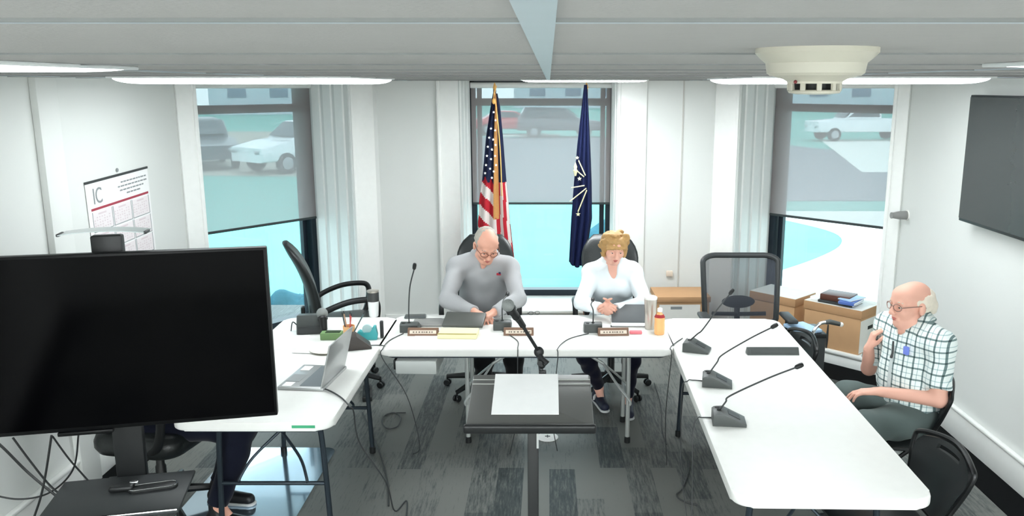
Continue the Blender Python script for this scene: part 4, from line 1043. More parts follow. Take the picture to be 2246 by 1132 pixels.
def arm(S, sh, el, wr, inf=0, w=1.0, end=1.0, flat=False):
    sh, el, wr = A3(sh), A3(el), A3(wr)
    S.cap(sh, el, .054 * w + inf, .041 * w + inf, .03)
    if end > 0: S.cap(el, el + (wr - el) * end, .042 * w + inf, (.042 - .014 * end) * w + inf, .015, flat=flat)
def leg(S, hp, kn, an, inf=0, w=1.0, flat=False, shank=1.0):
    hp, kn, an = A3(hp), A3(kn), A3(an)
    S.cap(hp, kn, .088 * w + inf, .06 * w + inf, .04); m = kn + (an - kn) * .3
    S.cap(kn, m, .058 * w + inf, .056 * w + inf, .03); S.cap(m, m + (an - m) * shank, .056 * w + inf, .038 * w + inf, .02, flat=flat)
def shoe(t, an, toe, m, sole):
    an, toe = A3(an), A3(toe); d = toe - an; d[2] = 0; d = n3(d); z0 = .012
    b = an.copy(); b[2] = max(an[2] - .07, .045)
    S = SDF(.006); S.cap(b - d * .03, b + d * .17 + A3((0, 0, -.012)), .042, .034, .02); S.cap(an - d * .01, b, .04, .045, .02)
    S.plane((0, 0, b[2] - .03), (0, 0, -1)); o = organic(S, 'shoe', m, t)
    S = SDF(.006); c = b.copy(); c[2] -= .034; S.cap(c - d * .035, c + d * .175, .042, .037, .01); S.plane((0, 0, c[2] + .006), (0, 0, 1)); S.plane((0, 0, c[2] - .010), (0, 0, -1)); organic(S, 'sole', sole, o)
def collar(t, J, m, r=.066, tilt=.35, name='collar'):
    nb = A3(J['neck']); R = frame(A3(J['neck']) - A3(J['chest']), A3(J['shL']) - A3(J['shR'])); rings = []
    n = 28
    for k in range(n):
        a = PI * 1.5 + (k + .5) / n * 2 * PI * .93 + .22      # open at the front
        f = math.sin(a); dirv = A3((math.cos(a), f, 0)); front = max(0, -f)
        base = nb + R @ (A3((dirv[0] * r * 1.12, dirv[1] * r * 1.05, .030 - .05 * front)))
        topv = nb + R @ (A3((dirv[0] * r * .98, dirv[1] * r * .95, .076 - .055 * front)))
        out = nb + R @ (A3((dirv[0] * r * 1.55, dirv[1] * r * 1.5, .036 - .085 * front)))
        rings.append([base, topv, topv + R @ (dirv * .006), out + R @ (dirv * .004), out])
    mb = MB(); mb.loft(rings); return mb.build(name, m, t, world=True, sharp=60)
def plaid_mat():
    m = bpy.data.materials.new('plaid_cotton'); m.use_nodes = True; nt = m.node_tree; b = nt.nodes['Principled BSDF']; N = nt.nodes.new; L = nt.links.new
    tc = N('ShaderNodeTexCoord'); mp = N('ShaderNodeMapping'); mp.inputs['Rotation'].default_value = (0, .12, math.radians(-38)); L(tc.outputs['Object'], mp.inputs[0])
    nz = N('ShaderNodeTexNoise'); nz.inputs['Scale'].default_value = 9; L(tc.outputs['Object'], nz.inputs[0])
    sp = N('ShaderNodeSeparateXYZ'); L(tc.outputs['Object'], sp.inputs[0])
    dx = N('ShaderNodeMath'); dx.operation = 'SUBTRACT'; L(sp.outputs['X'], dx.inputs[0]); L(sp.outputs['Y'], dx.inputs[1])
    an = dx
    au = N('ShaderNodeMath'); au.operation = 'MULTIPLY'; L(an.outputs[0], au.inputs[0]); au.inputs[1].default_value = .75
    def band(sock, per, wid, off=0.0):
        a = N('ShaderNodeMath'); a.operation = 'MULTIPLY_ADD'; L(sock, a.inputs[0]); a.inputs[1].default_value = 1 / per; a.inputs[2].default_value = off
        w = N('ShaderNodeMath'); w.operation = 'MULTIPLY_ADD'; L(nz.outputs['Fac'], w.inputs[0]); w.inputs[1].default_value = .16; L(a.outputs[0], w.inputs[2])
        f = N('ShaderNodeMath'); f.operation = 'FRACT'; L(w.outputs[0], f.inputs[0])
        c = N('ShaderNodeMath'); c.operation = 'LESS_THAN'; L(f.outputs[0], c.inputs[0]); c.inputs[1].default_value = wid; return c.outputs[0]
    def mul(col, fac, tint):
        x = N('ShaderNodeMixRGB'); x.blend_type = 'MULTIPLY'; L(fac, x.inputs[0]); L(col, x.inputs[1]); x.inputs[2].default_value = tint; return x.outputs[0]
    base = N('ShaderNodeRGB'); base.outputs[0].default_value = rgb(236, 244, 242); c = base.outputs[0]
    c = mul(c, band(au.outputs[0], .056, .17), rgb(120, 138, 140)); c = mul(c, band(sp.outputs['Z'], .058, .15, .3), rgb(128, 146, 148))
    c = mul(c, band(au.outputs[0], .056, .07, .5), rgb(190, 208, 212)); c = mul(c, band(sp.outputs['Z'], .058, .07, .8), rgb(190, 208, 212))
    L(c, b.inputs['Base Color']); b.inputs['Roughness'].default_value = .8; return m
def cloth(name, col): return mat(name, col, .85, 0, .15, noise=.06, nscale=10, bump=.1, bscale=300, sheen=.1)

SH = {}
def ribbon(t, sh, J, pts, w, name, m, thick=.0025, closed=False):
    """thin sewn strip that follows the front of a shirt; pts are (x, z) in the chest frame"""
    from mathutils.bvhtree import BVHTree
    me = sh.data; W = wmat(sh); bv = BVHTree.FromPolygons([W @ v.co for v in me.vertices], [p.vertices[:] for p in me.polygons])
    R = frame(A3(J['chest']) - A3(J['pel']), A3(J['shL']) - A3(J['shR'])); c = A3(J['chest']); rows = []
    P = spline([(x, 0, z) for x, z in pts], 6)
    for i, p in enumerate(P):
        d = (P[min(i + 1, len(P) - 1)] - P[max(i - 1, 0)]).normalized(); s = Vector((-d.z, 0, d.x)) * (w / 2); row = []
        for k in (-1, -.33, .33, 1):
            o = Vector(c + R @ A3((p.x + s.x * k, -.5, p.z + s.z * k))); h = bv.ray_cast(o, Vector(R[:, 1]))
            if h[0] is None or (row and (h[0] - row[-1]).length > .05) or (not row and rows and (h[0] - rows[-1][0]).length > .07): row = None; break
            row.append(h[0])
        if row: rows.append(row)
    if len(rows) < 2: return None
    n = Vector(-R[:, 1]); rings = [[q + n * thick for q in r] + [q - n * .004 for q in r[::-1]] for r in rows]
    mb = MB(); mb.loft(rings); return mb.build(name, m, t, world=True, sharp=60)
def person(label, J, skin, shirt, trousers, shoe_m, sole_m, head, fem=False, w=1.0, hands=(), sleeve='long', glasses=None, brow=None, hair=None, seed=1, collar_m=None):
    t = thing('person', label, 'person', (J['pel'][0], J['pel'][1], 0))
    C, yaw, pitch, roll, sc = head; M = head_M(Vector(C), yaw, pitch, roll, sc); h = HP(M, sc)
    S = SDF(.0045); torso(S, J, 0, w, fem)
    head_skin(S, h, fem)
    S.cap(h.p(0, .022, -.06), A3(J['neck']) + A3((0, 0, -.02)), .05 * sc * (.92 if fem else 1.05), .06 * w * (.9 if fem else 1), .03)
    for a in 'LR':
        arm(S, J['sh' + a], J['el' + a], J['wr' + a], 0, w * .96)
        leg(S, J['hip' + a], J['kn' + a], J['an' + a], 0, w * .95)
        S.cap(J['an' + a], (A3(J['an' + a]) * .6 + A3(J['toe' + a]) * .4) * A3((1, 1, 0)) + A3((0, 0, max(J['an' + a][2] - .075, .045))), .032, .024, .02)
    for (wr, f, b, tt, cu, kw) in hands: hand(S, wr, f, b, tt, cu, sc=(.9 if fem else 1.0), **kw)
    organic(S, 'body', skin, t)
    face_bits(h, t, glasses, brow, skin)
    # shirt
    S = SDF(.006); torso(S, J, .018, w, fem)
    for a in 'LR':
        if sleeve == 'long': arm(S, J['sh' + a], J['el' + a], J['wr' + a], .014, w, .97, True)
        else:
            e = A3(J['sh' + a]) + (A3(J['el' + a]) - A3(J['sh' + a])) * .80
            S.cap(J['sh' + a], e, .062 * w, .066 * w, .03, flat=True)
    nb = A3(J['neck']); R = frame(nb - A3(J['chest']), A3(J['shL']) - A3(J['shR']))
    S.cap(nb + R @ A3((0, -.005, -.03)), nb + R @ A3((0, -.02, .14)), .056 * w, .06 * w, .008, 'sub')
    S.cap(nb + R @ A3((0, -.085, -.06 if sleeve == 'short' or fem else -.035)), nb + R @ A3((0, -.07, .1)), .014, .07, .01, 'sub')
    if sleeve == 'short': S.plane(A3(J['pel']) + A3((0, 0, -.03)), (0, 0, -1))
    sh = organic(S, 'shirt', shirt, t, noise=.0055, nfreq=36, seed=seed); SH[label] = sh
    collar(t, J, collar_m or shirt, r=.066 * w * (.9 if fem else 1))
    # trousers
    S = SDF(.006); RR = frame(A3(J['chest']) - A3(J['pel']), A3(J['shL']) - A3(J['shR']))
    S.ell(J['pel'], (.175 * w, .135 * w, .115), RR, .04)
    for a in 'LR':
        leg(S, J['hip' + a], J['kn' + a], A3(J['an' + a]) + A3((0, 0, .015)), .014, w, flat=True)
        shoe(t, J['an' + a], J['toe' + a], shoe_m, sole_m)
    organic(S, 'trousers', trousers, t, noise=.007, nfreq=30, seed=seed + 3)
    if hair: hair(h, t)
    return t, h, R
# --- the man in the grey shirt
def hair_short(h, t):
    S = SDF(.0045); q = h.sc; S.ell(h.p(0, .026, .034), A3((.080, .097, .086)) * q, h.R, .01)
    S.ell(h.p(0, -.10, .085), A3((.072, .125, .105)) * q, h.R, .012, 'sub'); S.ell(h.p(0, -.09, -.045), A3((.1, .105, .1)) * q, h.R, .01, 'sub')
    S.plane(h.p(0, .1, -.062), -h.R[:, 2])
    for sx in (-1, 1): S.ell(h.p(sx * .085, .006, -.012), A3((.02, .022, .034)) * q, h.R, .006, 'sub')
    organic(S, 'hair', mat('grey_hair', (176, 170, 160), .8, noise=.15, nscale=60), t, noise=.0025, nfreq=140, seed=4)
J1p = dict(pel=(-.49, 6.04, .57), belly=(-.487, 6.0, .75), chest=(-.48, 5.93, .935), neck=(-.465, 5.875, 1.075), shR=(-.665, 5.88, 1.005), shL=(-.292, 5.885, 1.0),
           elR=(-.712, 5.61, .832), wrR=(-.505, 5.43, .795), elL=(-.215, 5.62, .835), wrL=(-.375, 5.42, .795),
           hipR=(-.575, 5.97, .535), hipL=(-.405, 5.97, .535), knR=(-.455, 5.50, .545), knL=(-.245, 5.52, .545), anR=(-.455, 5.50, .11), anL=(-.24, 5.53, .11), toeR=(-.47, 5.3, .03), toeL=(-.22, 5.33, .03), bw=1.12)
man1, h1, R1 = person('person in a grey long-sleeved shirt and glasses looking down at papers at the back table', J1p, M_skin, cloth('grey_shirt_cotton', (170, 171, 173)), cloth('black_trousers', (14, 15, 17)), M_shoe, M_shoe,
    ((-.443, 5.745, 1.19), .28, .52, .06, 1.03), hands=[((-.495, 5.42, .79), (.72, -.66, -.12), (.1, 0, 1), 1, (.35, .45, .3), dict(spread=1.1)), ((-.383, 5.41, .79), (-.62, -.75, -.12), (0, .1, 1), -1, (.35, .5, .3), {})],
    glasses=mat('brown_glasses_frame', (120, 66, 44), .4), brow=mat('grey_brow', (168, 156, 146), .8), hair=hair_short, seed=2)
def on_chest(t, J, x, z, d, name, m, sz, off=.135):
    R = frame(A3(J['chest']) - A3(J['pel']), A3(J['shL']) - A3(J['shR'])); c = A3(J['chest']) + R @ A3((x, -off, z))
    mb = MB(); mb.M = Matrix.Translation(c) @ Matrix(R.tolist()).to_4x4(); mb.box((0, 0, 0), sz, bev=min(sz) * .3)
    return mb.build(name, m, t, world=True)
s1 = [v for k, v in SH.items() if 'grey' in k][0]; M_g2 = cloth('grey_shirt_seam', (148, 149, 151))
b = on_chest(man1, J1p, .115, .075, 0, 'badge', mat('badge_red', (208, 60, 76), .5), (.034, .02, .02), .108)
on_chest(b, J1p, .122, .085, 0, 'badge_corner', mat('badge_navy', (44, 40, 80), .5), (.016, .022, .012), .110)
M_ts = mat('white_undershirt', (240, 238, 230), .9)
S = SDF(.005); R_ = frame(A3(J1p['neck']) - A3(J1p['chest']), A3(J1p['shL']) - A3(J1p['shR'])); S.ell(A3(J1p['neck']) + R_ @ A3((0, -.022, -.03)), (.058, .052, .03), R_, .01); organic(S, 'undershirt', M_ts, man1)

# --- the woman in the pale shirt
def hair_woman(h, t):
    q = h.sc; S = SDF(.0045); rs = np.random.RandomState(11)
    S.ell(h.p(0, .022, .032), A3((.094, .106, .088)) * q, h.R, .02)
    for k in range(46):
        a = rs.uniform(0, 2 * PI); z = rs.uniform(-.06, .095); rr = math.sqrt(max(1 - ((z - .02) / .105) ** 2, .05))
        x, y = .088 * rr * math.cos(a), .02 + .1 * rr * math.sin(a)
        if y < -.03 and z < .045: continue
        r = rs.uniform(.017, .028); S.ell(h.p(x, y, z), A3((r, r, r * 1.35)) * q, h.R, .012)
    for x in (-.062, -.035, -.005, .03, .06): S.cap(h.p(x + .02, -.03, .105), h.p(x - .014, -.094, .048 - .12 * abs(x)), .022 * q, .014 * q, .012)
    for sx in (-1, 1): S.cap(h.p(sx * .082, -.025, .055), h.p(sx * .08, -.035, -.05), .027 * q, .017 * q, .015)
    S.ell(h.p(0, -.11, -.04), A3((.060, .07, .078)) * q, h.R, .01, 'sub'); S.ell(h.p(0, -.04, -.1), A3((.075, .08, .06)) * q, h.R, .01, 'sub')
    organic(S, 'hair', mat('blonde_hair', (186, 146, 92), .6, noise=.22, nscale=45, bump=.5, bscale=120), t, noise=.006, nfreq=110, seed=5)
J2p = dict(pel=(.46, 6.03, .57), belly=(.46, 5.98, .73), chest=(.457, 5.915, .905), neck=(.455, 5.855, 1.04), shR=(.31, 5.87, .965), shL=(.606, 5.87, .965),
           elR=(.225, 5.635, .805), wrR=(.345, 5.465, .805), elL=(.665, 5.62, .805), wrL=(.445, 5.47, .805),
           hipR=(.38, 5.97, .535), hipL=(.54, 5.97, .535), knR=(.22, 5.56, .52), knL=(.58, 5.56, .52), anR=(.36, 5.76, .13), anL=(.56, 5.66, .11), toeR=(.40, 5.56, .04), toeL=(.56, 5.46, .03))
woman, h2, R2 = person('person with short blonde hair in a pale blue-white shirt sitting with clasped hands', J2p, M_skin_pale, cloth('pale_shirt_cotton', (236, 244, 248)), cloth('navy_trousers', (16, 18, 36)), M_shoe2, M_sole,
    ((.452, 5.765, 1.172), .2, .33, .05, .93), fem=True, w=.9, hands=[((.345, 5.46, .815), (.52, -.7, .12), (-.6, -.5, .7), 1, (1.0, 1.1, .5), dict(thumb=(.6, .5, .3))), ((.435, 5.462, .815), (-.6, -.68, .12), (.6, -.55, .6), -1, (1.05, 1.1, .5), dict(thumb=(.6, .5, .3)))],
    brow=mat('blonde_brow', (176, 132, 92), .8), hair=hair_woman, seed=6)
s2 = [v for k, v in SH.items() if 'blonde' in k][0]; ribbon(woman, s2, J2p, [(0, .02), (0, -.03), (0, -.075)], .024, 'placket', cloth('pale_shirt_seam', (222, 232, 240)), .002)
mb = MB(); c = A3(J2p['anR']) + A3((-.035, -.08, -.04)); mb.box(c, (.012, .05, .03), bev=.004, rot=Matrix.Rotation(-.3, 4, 'Z')); mb.build('shoe_mark', M_sole, woman, world=True)

# --- the man in the plaid shirt
def hair_fringe(h, t):
    S = SDF(.0045); q = h.sc; S.ell(h.p(0, .034, .022), A3((.084, .098, .082)) * q, h.R, .01); S.ell(h.p(0, .115, -.02), A3((.05, .03, .045)) * q, h.R, .03)
    S.ell(h.p(0, -.045, .10), A3((.1, .14, .085)) * q, h.R, .015, 'sub'); S.ell(h.p(0, -.085, -.03), A3((.11, .1, .12)) * q, h.R, .01, 'sub')
    S.plane(h.p(0, .1, -.07), -h.R[:, 2])
    for sx in (-1, 1): S.ell(h.p(sx * .086, .006, -.012), A3((.02, .022, .036)) * q, h.R, .006, 'sub')
    organic(S, 'hair', mat('white_hair', (232, 222, 206), .8, noise=.08, nscale=60), t, noise=.003, nfreq=120, seed=8)
J3p = dict(pel=(1.955, 4.265, .575), belly=(1.96, 4.272, .745), chest=(1.95, 4.275, .905), neck=(1.945, 4.275, 1.045), shR=(1.885, 4.445, .985), shL=(2.005, 4.105, .985),
           elR=(1.835, 4.56, .70), wrR=(1.77, 4.42, .862), elL=(1.995, 4.03, .715), wrL=(1.755, 4.17, .705),
           hipR=(1.92, 4.355, .545), hipL=(1.955, 4.18, .545), knR=(1.635, 4.33, .625), knL=(1.635, 4.08, .545), anR=(1.47, 4.20, .28), anL=(1.62, 4.07, .11), toeR=(1.30, 4.14, .2), toeL=(1.42, 4.05, .03), bw=1.2)
man3, h3, R3 = person('person with bald head, glasses and plaid short-sleeved shirt, hand raised to the chin', J3p, M_skin_pale, plaid_mat(), cloth('grey_green_trousers', (92, 104, 102)), M_shoe, M_shoe,
    ((1.915, 4.275, 1.152), -1.32, .05, .0, 1.03), sleeve='short', w=1.02, hands=[((1.77, 4.415, .868), (.16, -.12, .95), (-.85, .2, .1), -1, (.75, .95, .5), dict(thumb=(.7, .45, -.45))), ((1.745, 4.175, .705), (-.9, .34, -.16), (-.1, .1, 1), -1, (.25, .4, .25), {})],
    glasses=mat('thin_glasses_frame', (150, 120, 110), .3, .5), brow=mat('white_brow', (222, 206, 188), .8), hair=hair_fringe, seed=9)
s3 = [v for k, v in SH.items() if 'plaid' in k][0]; ribbon(man3, s3, J3p, [(0, .03), (0, -.06), (0, -.16), (0, -.24)], .026, 'placket', cloth('plaid_seam', (206, 216, 216)), .002)
on_chest(man3, J3p, .085, .03, 0, 'badge', mat('badge_blue', (120, 140, 230), .5), (.03, .018, .045), .125)
mb = MB(); R_ = frame(A3(J3p['chest']) - A3(J3p['pel']), A3(J3p['shL']) - A3(J3p['shR'])); c0 = A3(J3p['chest'])
mb.tube([c0 + R_ @ A3((.0, -.135, .06)), c0 + R_ @ A3((.005, -.14, -.005)), c0 + R_ @ A3((.0, -.145, -.03))], [.005, .006, .007], 8); mb.build('shirt_clip', M_blk2, man3, world=True)

# --- the person behind the large television
def hair_plain(h, t):
    S = SDF(.006); q = h.sc; S.ell(h.p(0, .03, .04), A3((.084, .1, .09)) * q, h.R, .01); S.ell(h.p(0, -.1, -.02), A3((.08, .09, .09)) * q, h.R, .01, 'sub'); S.ell(h.p(0, -.02, -.09), A3((.1, .12, .06)) * q, h.R, .01, 'sub')
    organic(S, 'hair', mat('brown_hair', (74, 58, 48), .7), t, noise=.003, nfreq=100, seed=3)
J4p = dict(pel=(-2.12, 4.22, .575), belly=(-2.11, 4.22, .74), chest=(-2.09, 4.215, .91), neck=(-2.06, 4.21, 1.05), shR=(-2.10, 4.035, .985), shL=(-2.04, 4.40, .985),
           elR=(-2.03, 3.98, .70), wrR=(-1.80, 4.05, .66), elL=(-1.97, 4.42, .72), wrL=(-1.76, 4.33, .67),
           hipR=(-2.08, 4.13, .545), hipL=(-2.05, 4.31, .545), knR=(-1.60, 4.08, .545), knL=(-1.63, 4.33, .545), anR=(-1.74, 4.02, .13), anL=(-1.84, 4.29, .12), toeR=(-1.55, 3.98, .03), toeL=(-1.64, 4.26, .03))
person('person in dark trousers seated at the left table, mostly hidden behind the large television', J4p, M_skin, cloth('dark_blue_top', (38, 46, 66)), cloth('dark_blue_trousers', (15, 19, 34)), M_shoe, M_sole,
    ((-2.03, 4.205, 1.165), 1.35, .2, 0, 1.0), hands=[((-1.80, 4.05, .655), (.9, .1, -.2), (0, 0, 1), 1, (.3, .4, .3), {}), ((-1.76, 4.33, .665), (.9, -.1, -.2), (0, 0, 1), -1, (.3, .4, .3), {})], hair=hair_plain, seed=12)
# ================================================================== FLAGS
M_pole = mat('flag_pole_wood', (120, 82, 52), .4)
M_gold = mat('gold_fringe', (226, 172, 96), .6, noise=.15, nscale=120)
M_fr = mat('flag_red', (206, 46, 62), .8); M_fw = mat('flag_white', (240, 228, 224), .8); M_fn = mat('flag_navy', (32, 42, 78), .8); M_fo = mat('flag_gold', (222, 168, 104), .8, noise=.12, nscale=90)
M_in = mat('state_flag_blue', (20, 34, 84), .75, noise=.1, nscale=8)
M_star = mat('flag_star_white', (240, 242, 240), .8); M_em = mat('flag_emblem_gold', (206, 202, 160), .7)
def flag(name, label, Y, left, right, xpole, mats, colour, amp=.02, nu=44, nv=150):
    t = thing(name, label, 'flag', (at(xpole, 400, Y).x, Y + .035, 0))
    ys = [p[1] for p in left]
    def ed(E, y): return float(np.interp(y, [p[1] for p in E], [p[0] for p in E]))
    y0, y1 = left[0][1], left[-1][1]
    bm_ = bmesh.new(); G = []; PX = []
    for j in range(nv + 1):
        v = j / nv; yy = y0 + (y1 - y0) * v; row = []; prow = []
        for i in range(nu + 1):
            u = i / nu; xl, xr = ed(left, yy), ed(right, yy); x = xl + (xr - xl) * u; y = yy + 10 * math.sin(u * PI) * (v ** 3)
            p = at(x, y, Y); f = amp * (.35 + v)
            p.y += f * math.sin(u * 3.2 * 2 * PI + .8 * v) - .02 * math.sin(u * PI)
            p.x += .3 * f * math.cos(u * 3.2 * 2 * PI + .8 * v) * math.sin(u * PI)
            row.append(bm_.verts.new(p)); prow.append((x, y))
        G.append(row); PX.append(prow)
    for j in range(nv):
        for i in range(nu):
            f = bm_.faces.new((G[j][i], G[j + 1][i], G[j + 1][i + 1], G[j][i + 1]))
            f.material_index = colour((PX[j][i][0] + PX[j + 1][i + 1][0]) / 2, (PX[j][i][1] + PX[j + 1][i + 1][1]) / 2, (i + .5) / nu)
    back = bmesh.ops.solidify(bm_, geom=bm_.faces[:], thickness=.004)
    me = bpy.data.meshes.new('cloth'); bm_.to_mesh(me); bm_.free()
    cl = add_mesh('cloth', me, mats, t, world=True, sharp=180)
    X = t.location.x
    mb = MB(); mb.tube([(X, Y + .035, .03), (X, Y + .035, 2.26)], .013, 12); mb.build('pole', M_pole, t, world=True)
    mb = MB(); mb.lathe([(0, 0), (.13, 0), (.13, .012), (.05, .03), (.02, .05), (.018, .1), (0, .1)], (X, Y + .035, 0), 28); mb.build('base', M_gold, t, world=True)
    mb = MB(); mb.lathe([(0, 0), (.012, .0), (.016, .02), (.007, .05), (0, .065)], (X, Y + .035, 2.255), 14); mb.build('finial', M_gold, t, world=True)
    return t, cl
def star(mb, c, r, n=(0, -1, 0), mi=0):
    pts = [(math.sin(k * PI / 5) * (r if k % 2 == 0 else r * .42), math.cos(k * PI / 5) * (r if k % 2 == 0 else r * .42)) for k in range(10)]
    M = Matrix.Translation(c) @ Matrix(((1, 0, 0, 0), (0, 0, -1, 0), (0, 1, 0, 0), (0, 0, 0, 1)))
    mb.prism(pts, 0, .004, M=M, mi=mi)
FY = 7.25
L1 = [(1081, 205), (1076, 235), (1066, 300), (1058, 390), (1051, 440), (1048, 490), (1050, 560), (1056, 640)]
Rr1 = [(1091, 205), (1097, 235), (1103, 300), (1110, 390), (1115, 440), (1119, 490), (1127, 560), (1136, 640)]
def us_col(x, y, u):
    # fold lines
    if .50 < u < .68 and y < 470 + 60 * (.68 - u): return 3
    if u <= .56:
        if y < 392 + (x - 1058) * .25 + 6 * math.sin(x * .5): return 2
        k = int(math.floor((y - 392 - (x - 1050) * .95) / 27.0)); return 1 if k % 2 == 0 else 0
    if u < .66: return 0 if y > 480 else 3
    if y < 400: return 2
    k = int((u - .66) / .095 + (y - 400) / 170); return 0 if k % 2 == 0 else 1
us, uc = flag('striped_flag', 'furled flag with red and white stripes and white stars, left in middle window', FY, L1, Rr1, 1087, [M_fr, M_fw, M_fn, M_fo], us_col)
mb = MB()
for (x, y) in ((1083, 246), (1087, 264), (1077, 282), (1086, 286), (1073, 302), (1082, 306), (1070, 322), (1079, 328), (1087, 318), (1068, 342), (1077, 349), (1086, 342), (1066, 362), (1075, 370), (1083, 376), (1088, 362), (1064, 380), (1079, 390)):
    star(mb, at(x, y, FY - .052), .0125)
o = mb.build('stars', M_star, uc, world=True); tag(o, kind='stuff')
mb = MB()
for sx in (0, .006): mb.tube(spline([at(1087 + sx * 300, 188, FY - .03), at(1083, 215, FY - .04), at(1089, 240, FY - .05), at(1097, 330, FY - .055), at(1101, 430, FY - .055)], 6), .005, 6)
mb.ball(at(1083, 222, FY - .045), .016, (1, 1, 1.6)); mb.build('gold_cord', M_gold, us, world=True)
L2 = [(1281, 186), (1275, 240), (1266, 320), (1259, 400), (1253, 480), (1248, 575)]
Rr2 = [(1288, 186), (1291, 240), (1295, 320), (1298, 400), (1299, 480), (1281, 590)]
inn, ic = flag('blue_flag', 'furled dark blue flag with a gold torch and stars, right of the middle window', FY, L2, Rr2, 1285, [M_in], lambda x, y, u: 0)
mb = MB()
for (x, y, r) in ((1266, 346, .018), (1271, 392, .02), (1268, 470, .021), (1262, 362, .012)): star(mb, at(x, y, FY - .055), r)
def ray2(a, b, r=.0055): mb.tube([at(*a, FY - .052), at(*b, FY - .052)], r, 6)
for a, b in (((1253, 412), (1282, 407)), ((1250, 442), (1286, 413)), ((1268, 464), (1287, 417)), ((1269, 352), (1284, 385)), ((1262, 372), (1281, 388))): ray2(a, b)
mb.lathe([(0, 0), (.008, 0), (.02, .05), (.012, .055), (.016, .08), (0, .12)], at(1262, 386, FY - .05), 10)
mb.build('torch_emblem', M_em, ic, world=True)

# ================================================================== WALL CALENDAR
M_cp = mat('calendar_paper', (244, 243, 243), .7); M_cr = mat('calendar_red', (168, 62, 78), .7); M_cg = mat('calendar_grid_grey', (218, 204, 208), .8); M_ct = mat('calendar_text_grey', (142, 146, 148), .8); M_cell = mat('calendar_month_panel', (234, 226, 228), .8)
cal = thing('wall_calendar', 'white year calendar with a red band hanging on the left wall', 'calendar', (XL + .003, 5.2, 1.745), 0)
# local frame: u along +Y, v up, facing +X; slight hang angle
Mc = Matrix.Translation((XL + .003, 5.2, 1.745)) @ Matrix.Rotation(math.radians(1.6), 4, 'X') @ Matrix(((0, 0, 1, 0), (1, 0, 0, 0), (0, 1, 0, 0), (0, 0, 0, 1)))
def cbox(u0, u1, v0, v1, d0, d1, mb): mb.box(((u0 + u1) / 2, (v0 + v1) / 2, (d0 + d1) / 2), (u1 - u0, v1 - v0, d1 - d0))
def cpart(name, m, parent, fn):
    mb = MB(); mb.M = Mc; fn(mb); return mb.build(name, m, parent, world=True)
sheet = cpart('sheet', M_cp, cal, lambda mb: cbox(-.385, .385, -.70, 0, .001, .003, mb))
cpart('binding_strip', M_blk2, cal, lambda mb: cbox(-.387, .387, -.008, .006, .0, .006, mb))
cpart('red_band', M_cr, sheet, lambda mb: cbox(-.35, .36, -.172, -.158, .003, .0045, mb))
cpart('hanger', M_ct, cal, lambda mb: mb.lathe([(0, 0), (.012, 0), (.012, .004), (0, .006)], (0, .03, 0), 12))
for r in range(4):
    for c in range(3):
        u0 = -.35 + c * .238; v1 = -.18 - r * .128
        mo = cpart('month_block', M_cell, sheet, lambda mb: cbox(u0 + .008, u0 + .226, v1 - .116, v1 - .004, .003, .004, mb))
        def days(mb):
            for a in range(5):
                for b in range(7):
                    if (a * 7 + b + r * 3 + c) % 5: cbox(u0 + .018 + b * .028, u0 + .03 + b * .028, v1 - .04 - a * .016, v1 - .033 - a * .016, .004, .0046, mb)
            cbox(u0 + .07, u0 + .16, v1 - .022, v1 - .012, .004, .0046, mb)
        cpart('day_numbers', M_cg, mo, days)
        def rule(mb):
            cbox(u0 + .004, u0 + .008, v1 - .12, v1, .003, .0045, mb); cbox(u0 + .228, u0 + .232, v1 - .12, v1, .003, .0045, mb); cbox(u0 + .004, u0 + .232, v1 - .122, v1 - .118, .003, .0045, mb)
        cpart('month_border', M_ct, mo, rule)
for i, (u0, u1, v) in enumerate(((.02, .32, -.055), (-.02, .3, -.08), (.06, .36, -.075), (.02, .26, -.105), (.08, .22, -.125))):
    pass
def lines(mb):
    rs = random.Random(3)
    for k, (u0, u1) in enumerate(((.02, .34), (-.02, .35), (.0, .29), (.08, .24))):
        v = -.045 - .025 * k; u = u0
        while u < u1:
            w = rs.uniform(.02, .045); cbox(u, u + w, v - .009, v, .003, .004, mb); u += w + .008
cpart('text_lines', M_ct, sheet, lines)
fc = bpy.data.curves.new('logo', 'FONT'); fc.body = 'IC'; fc.size = .135; fc.extrude = .001; fc.align_x = 'LEFT'
fo = bpy.data.objects.new('logo_tmp', fc); COL.objects.link(fo)
me = bpy.data.meshes.new_from_object(fo.evaluated_get(bpy.context.evaluated_depsgraph_get())); bpy.data.objects.remove(fo)
me.transform(Matrix.Translation((-.32, -.135, .004)) @ Matrix.Scale(.85, 4, (1, 0, 0))); me.transform(Mc)
add_mesh('logo_letters', me, M_ct, sheet, world=True)

# ================================================================== BOXES BY THE RIGHT WINDOW
M_card = mat('cardboard', (202, 160, 118), .85, noise=.06, nscale=12); M_card2 = mat('cardboard_lid_side', (188, 146, 106), .85, noise=.06, nscale=12)
M_cwhite = mat('white_printed_card', (240, 238, 232), .8)
def bankers(label, c, w, d, h, rz, lidwhite=True, end_white=True):
    t = thing('storage_box', label, 'box', c, rz, 'cardboard storage boxes')
    mb = MB(); mb.box((0, 0, (h - .02) / 2), (w, d, h - .02), bev=.003); bo = mb.build('box_body', M_card, t)
    mb = MB(); mb.box((0, 0, h - .035), (w + .016, d + .016, .07), bev=.003); ld = mb.build('lid', M_card2, t)
    mb = MB(); mb.box((0, 0, h + .0012), (w + .01, d + .01, .002)); mb.build('lid_top', M_cwhite if lidwhite else M_card, ld)
    if end_white:
        for sx in (1,):
            mb = MB(); mb.box((sx * (w / 2 + .001), 0, (h - .08) / 2), (.002, d - .01, h - .1)); mb.build('end_panel', M_cwhite, bo)
            mb = MB(); mb.box((sx * (w / 2 + .0025), 0, h * .55), (.002, .09, .03), bev=.0008); mb.build('handle_hole', M_blk, bo)
    return t
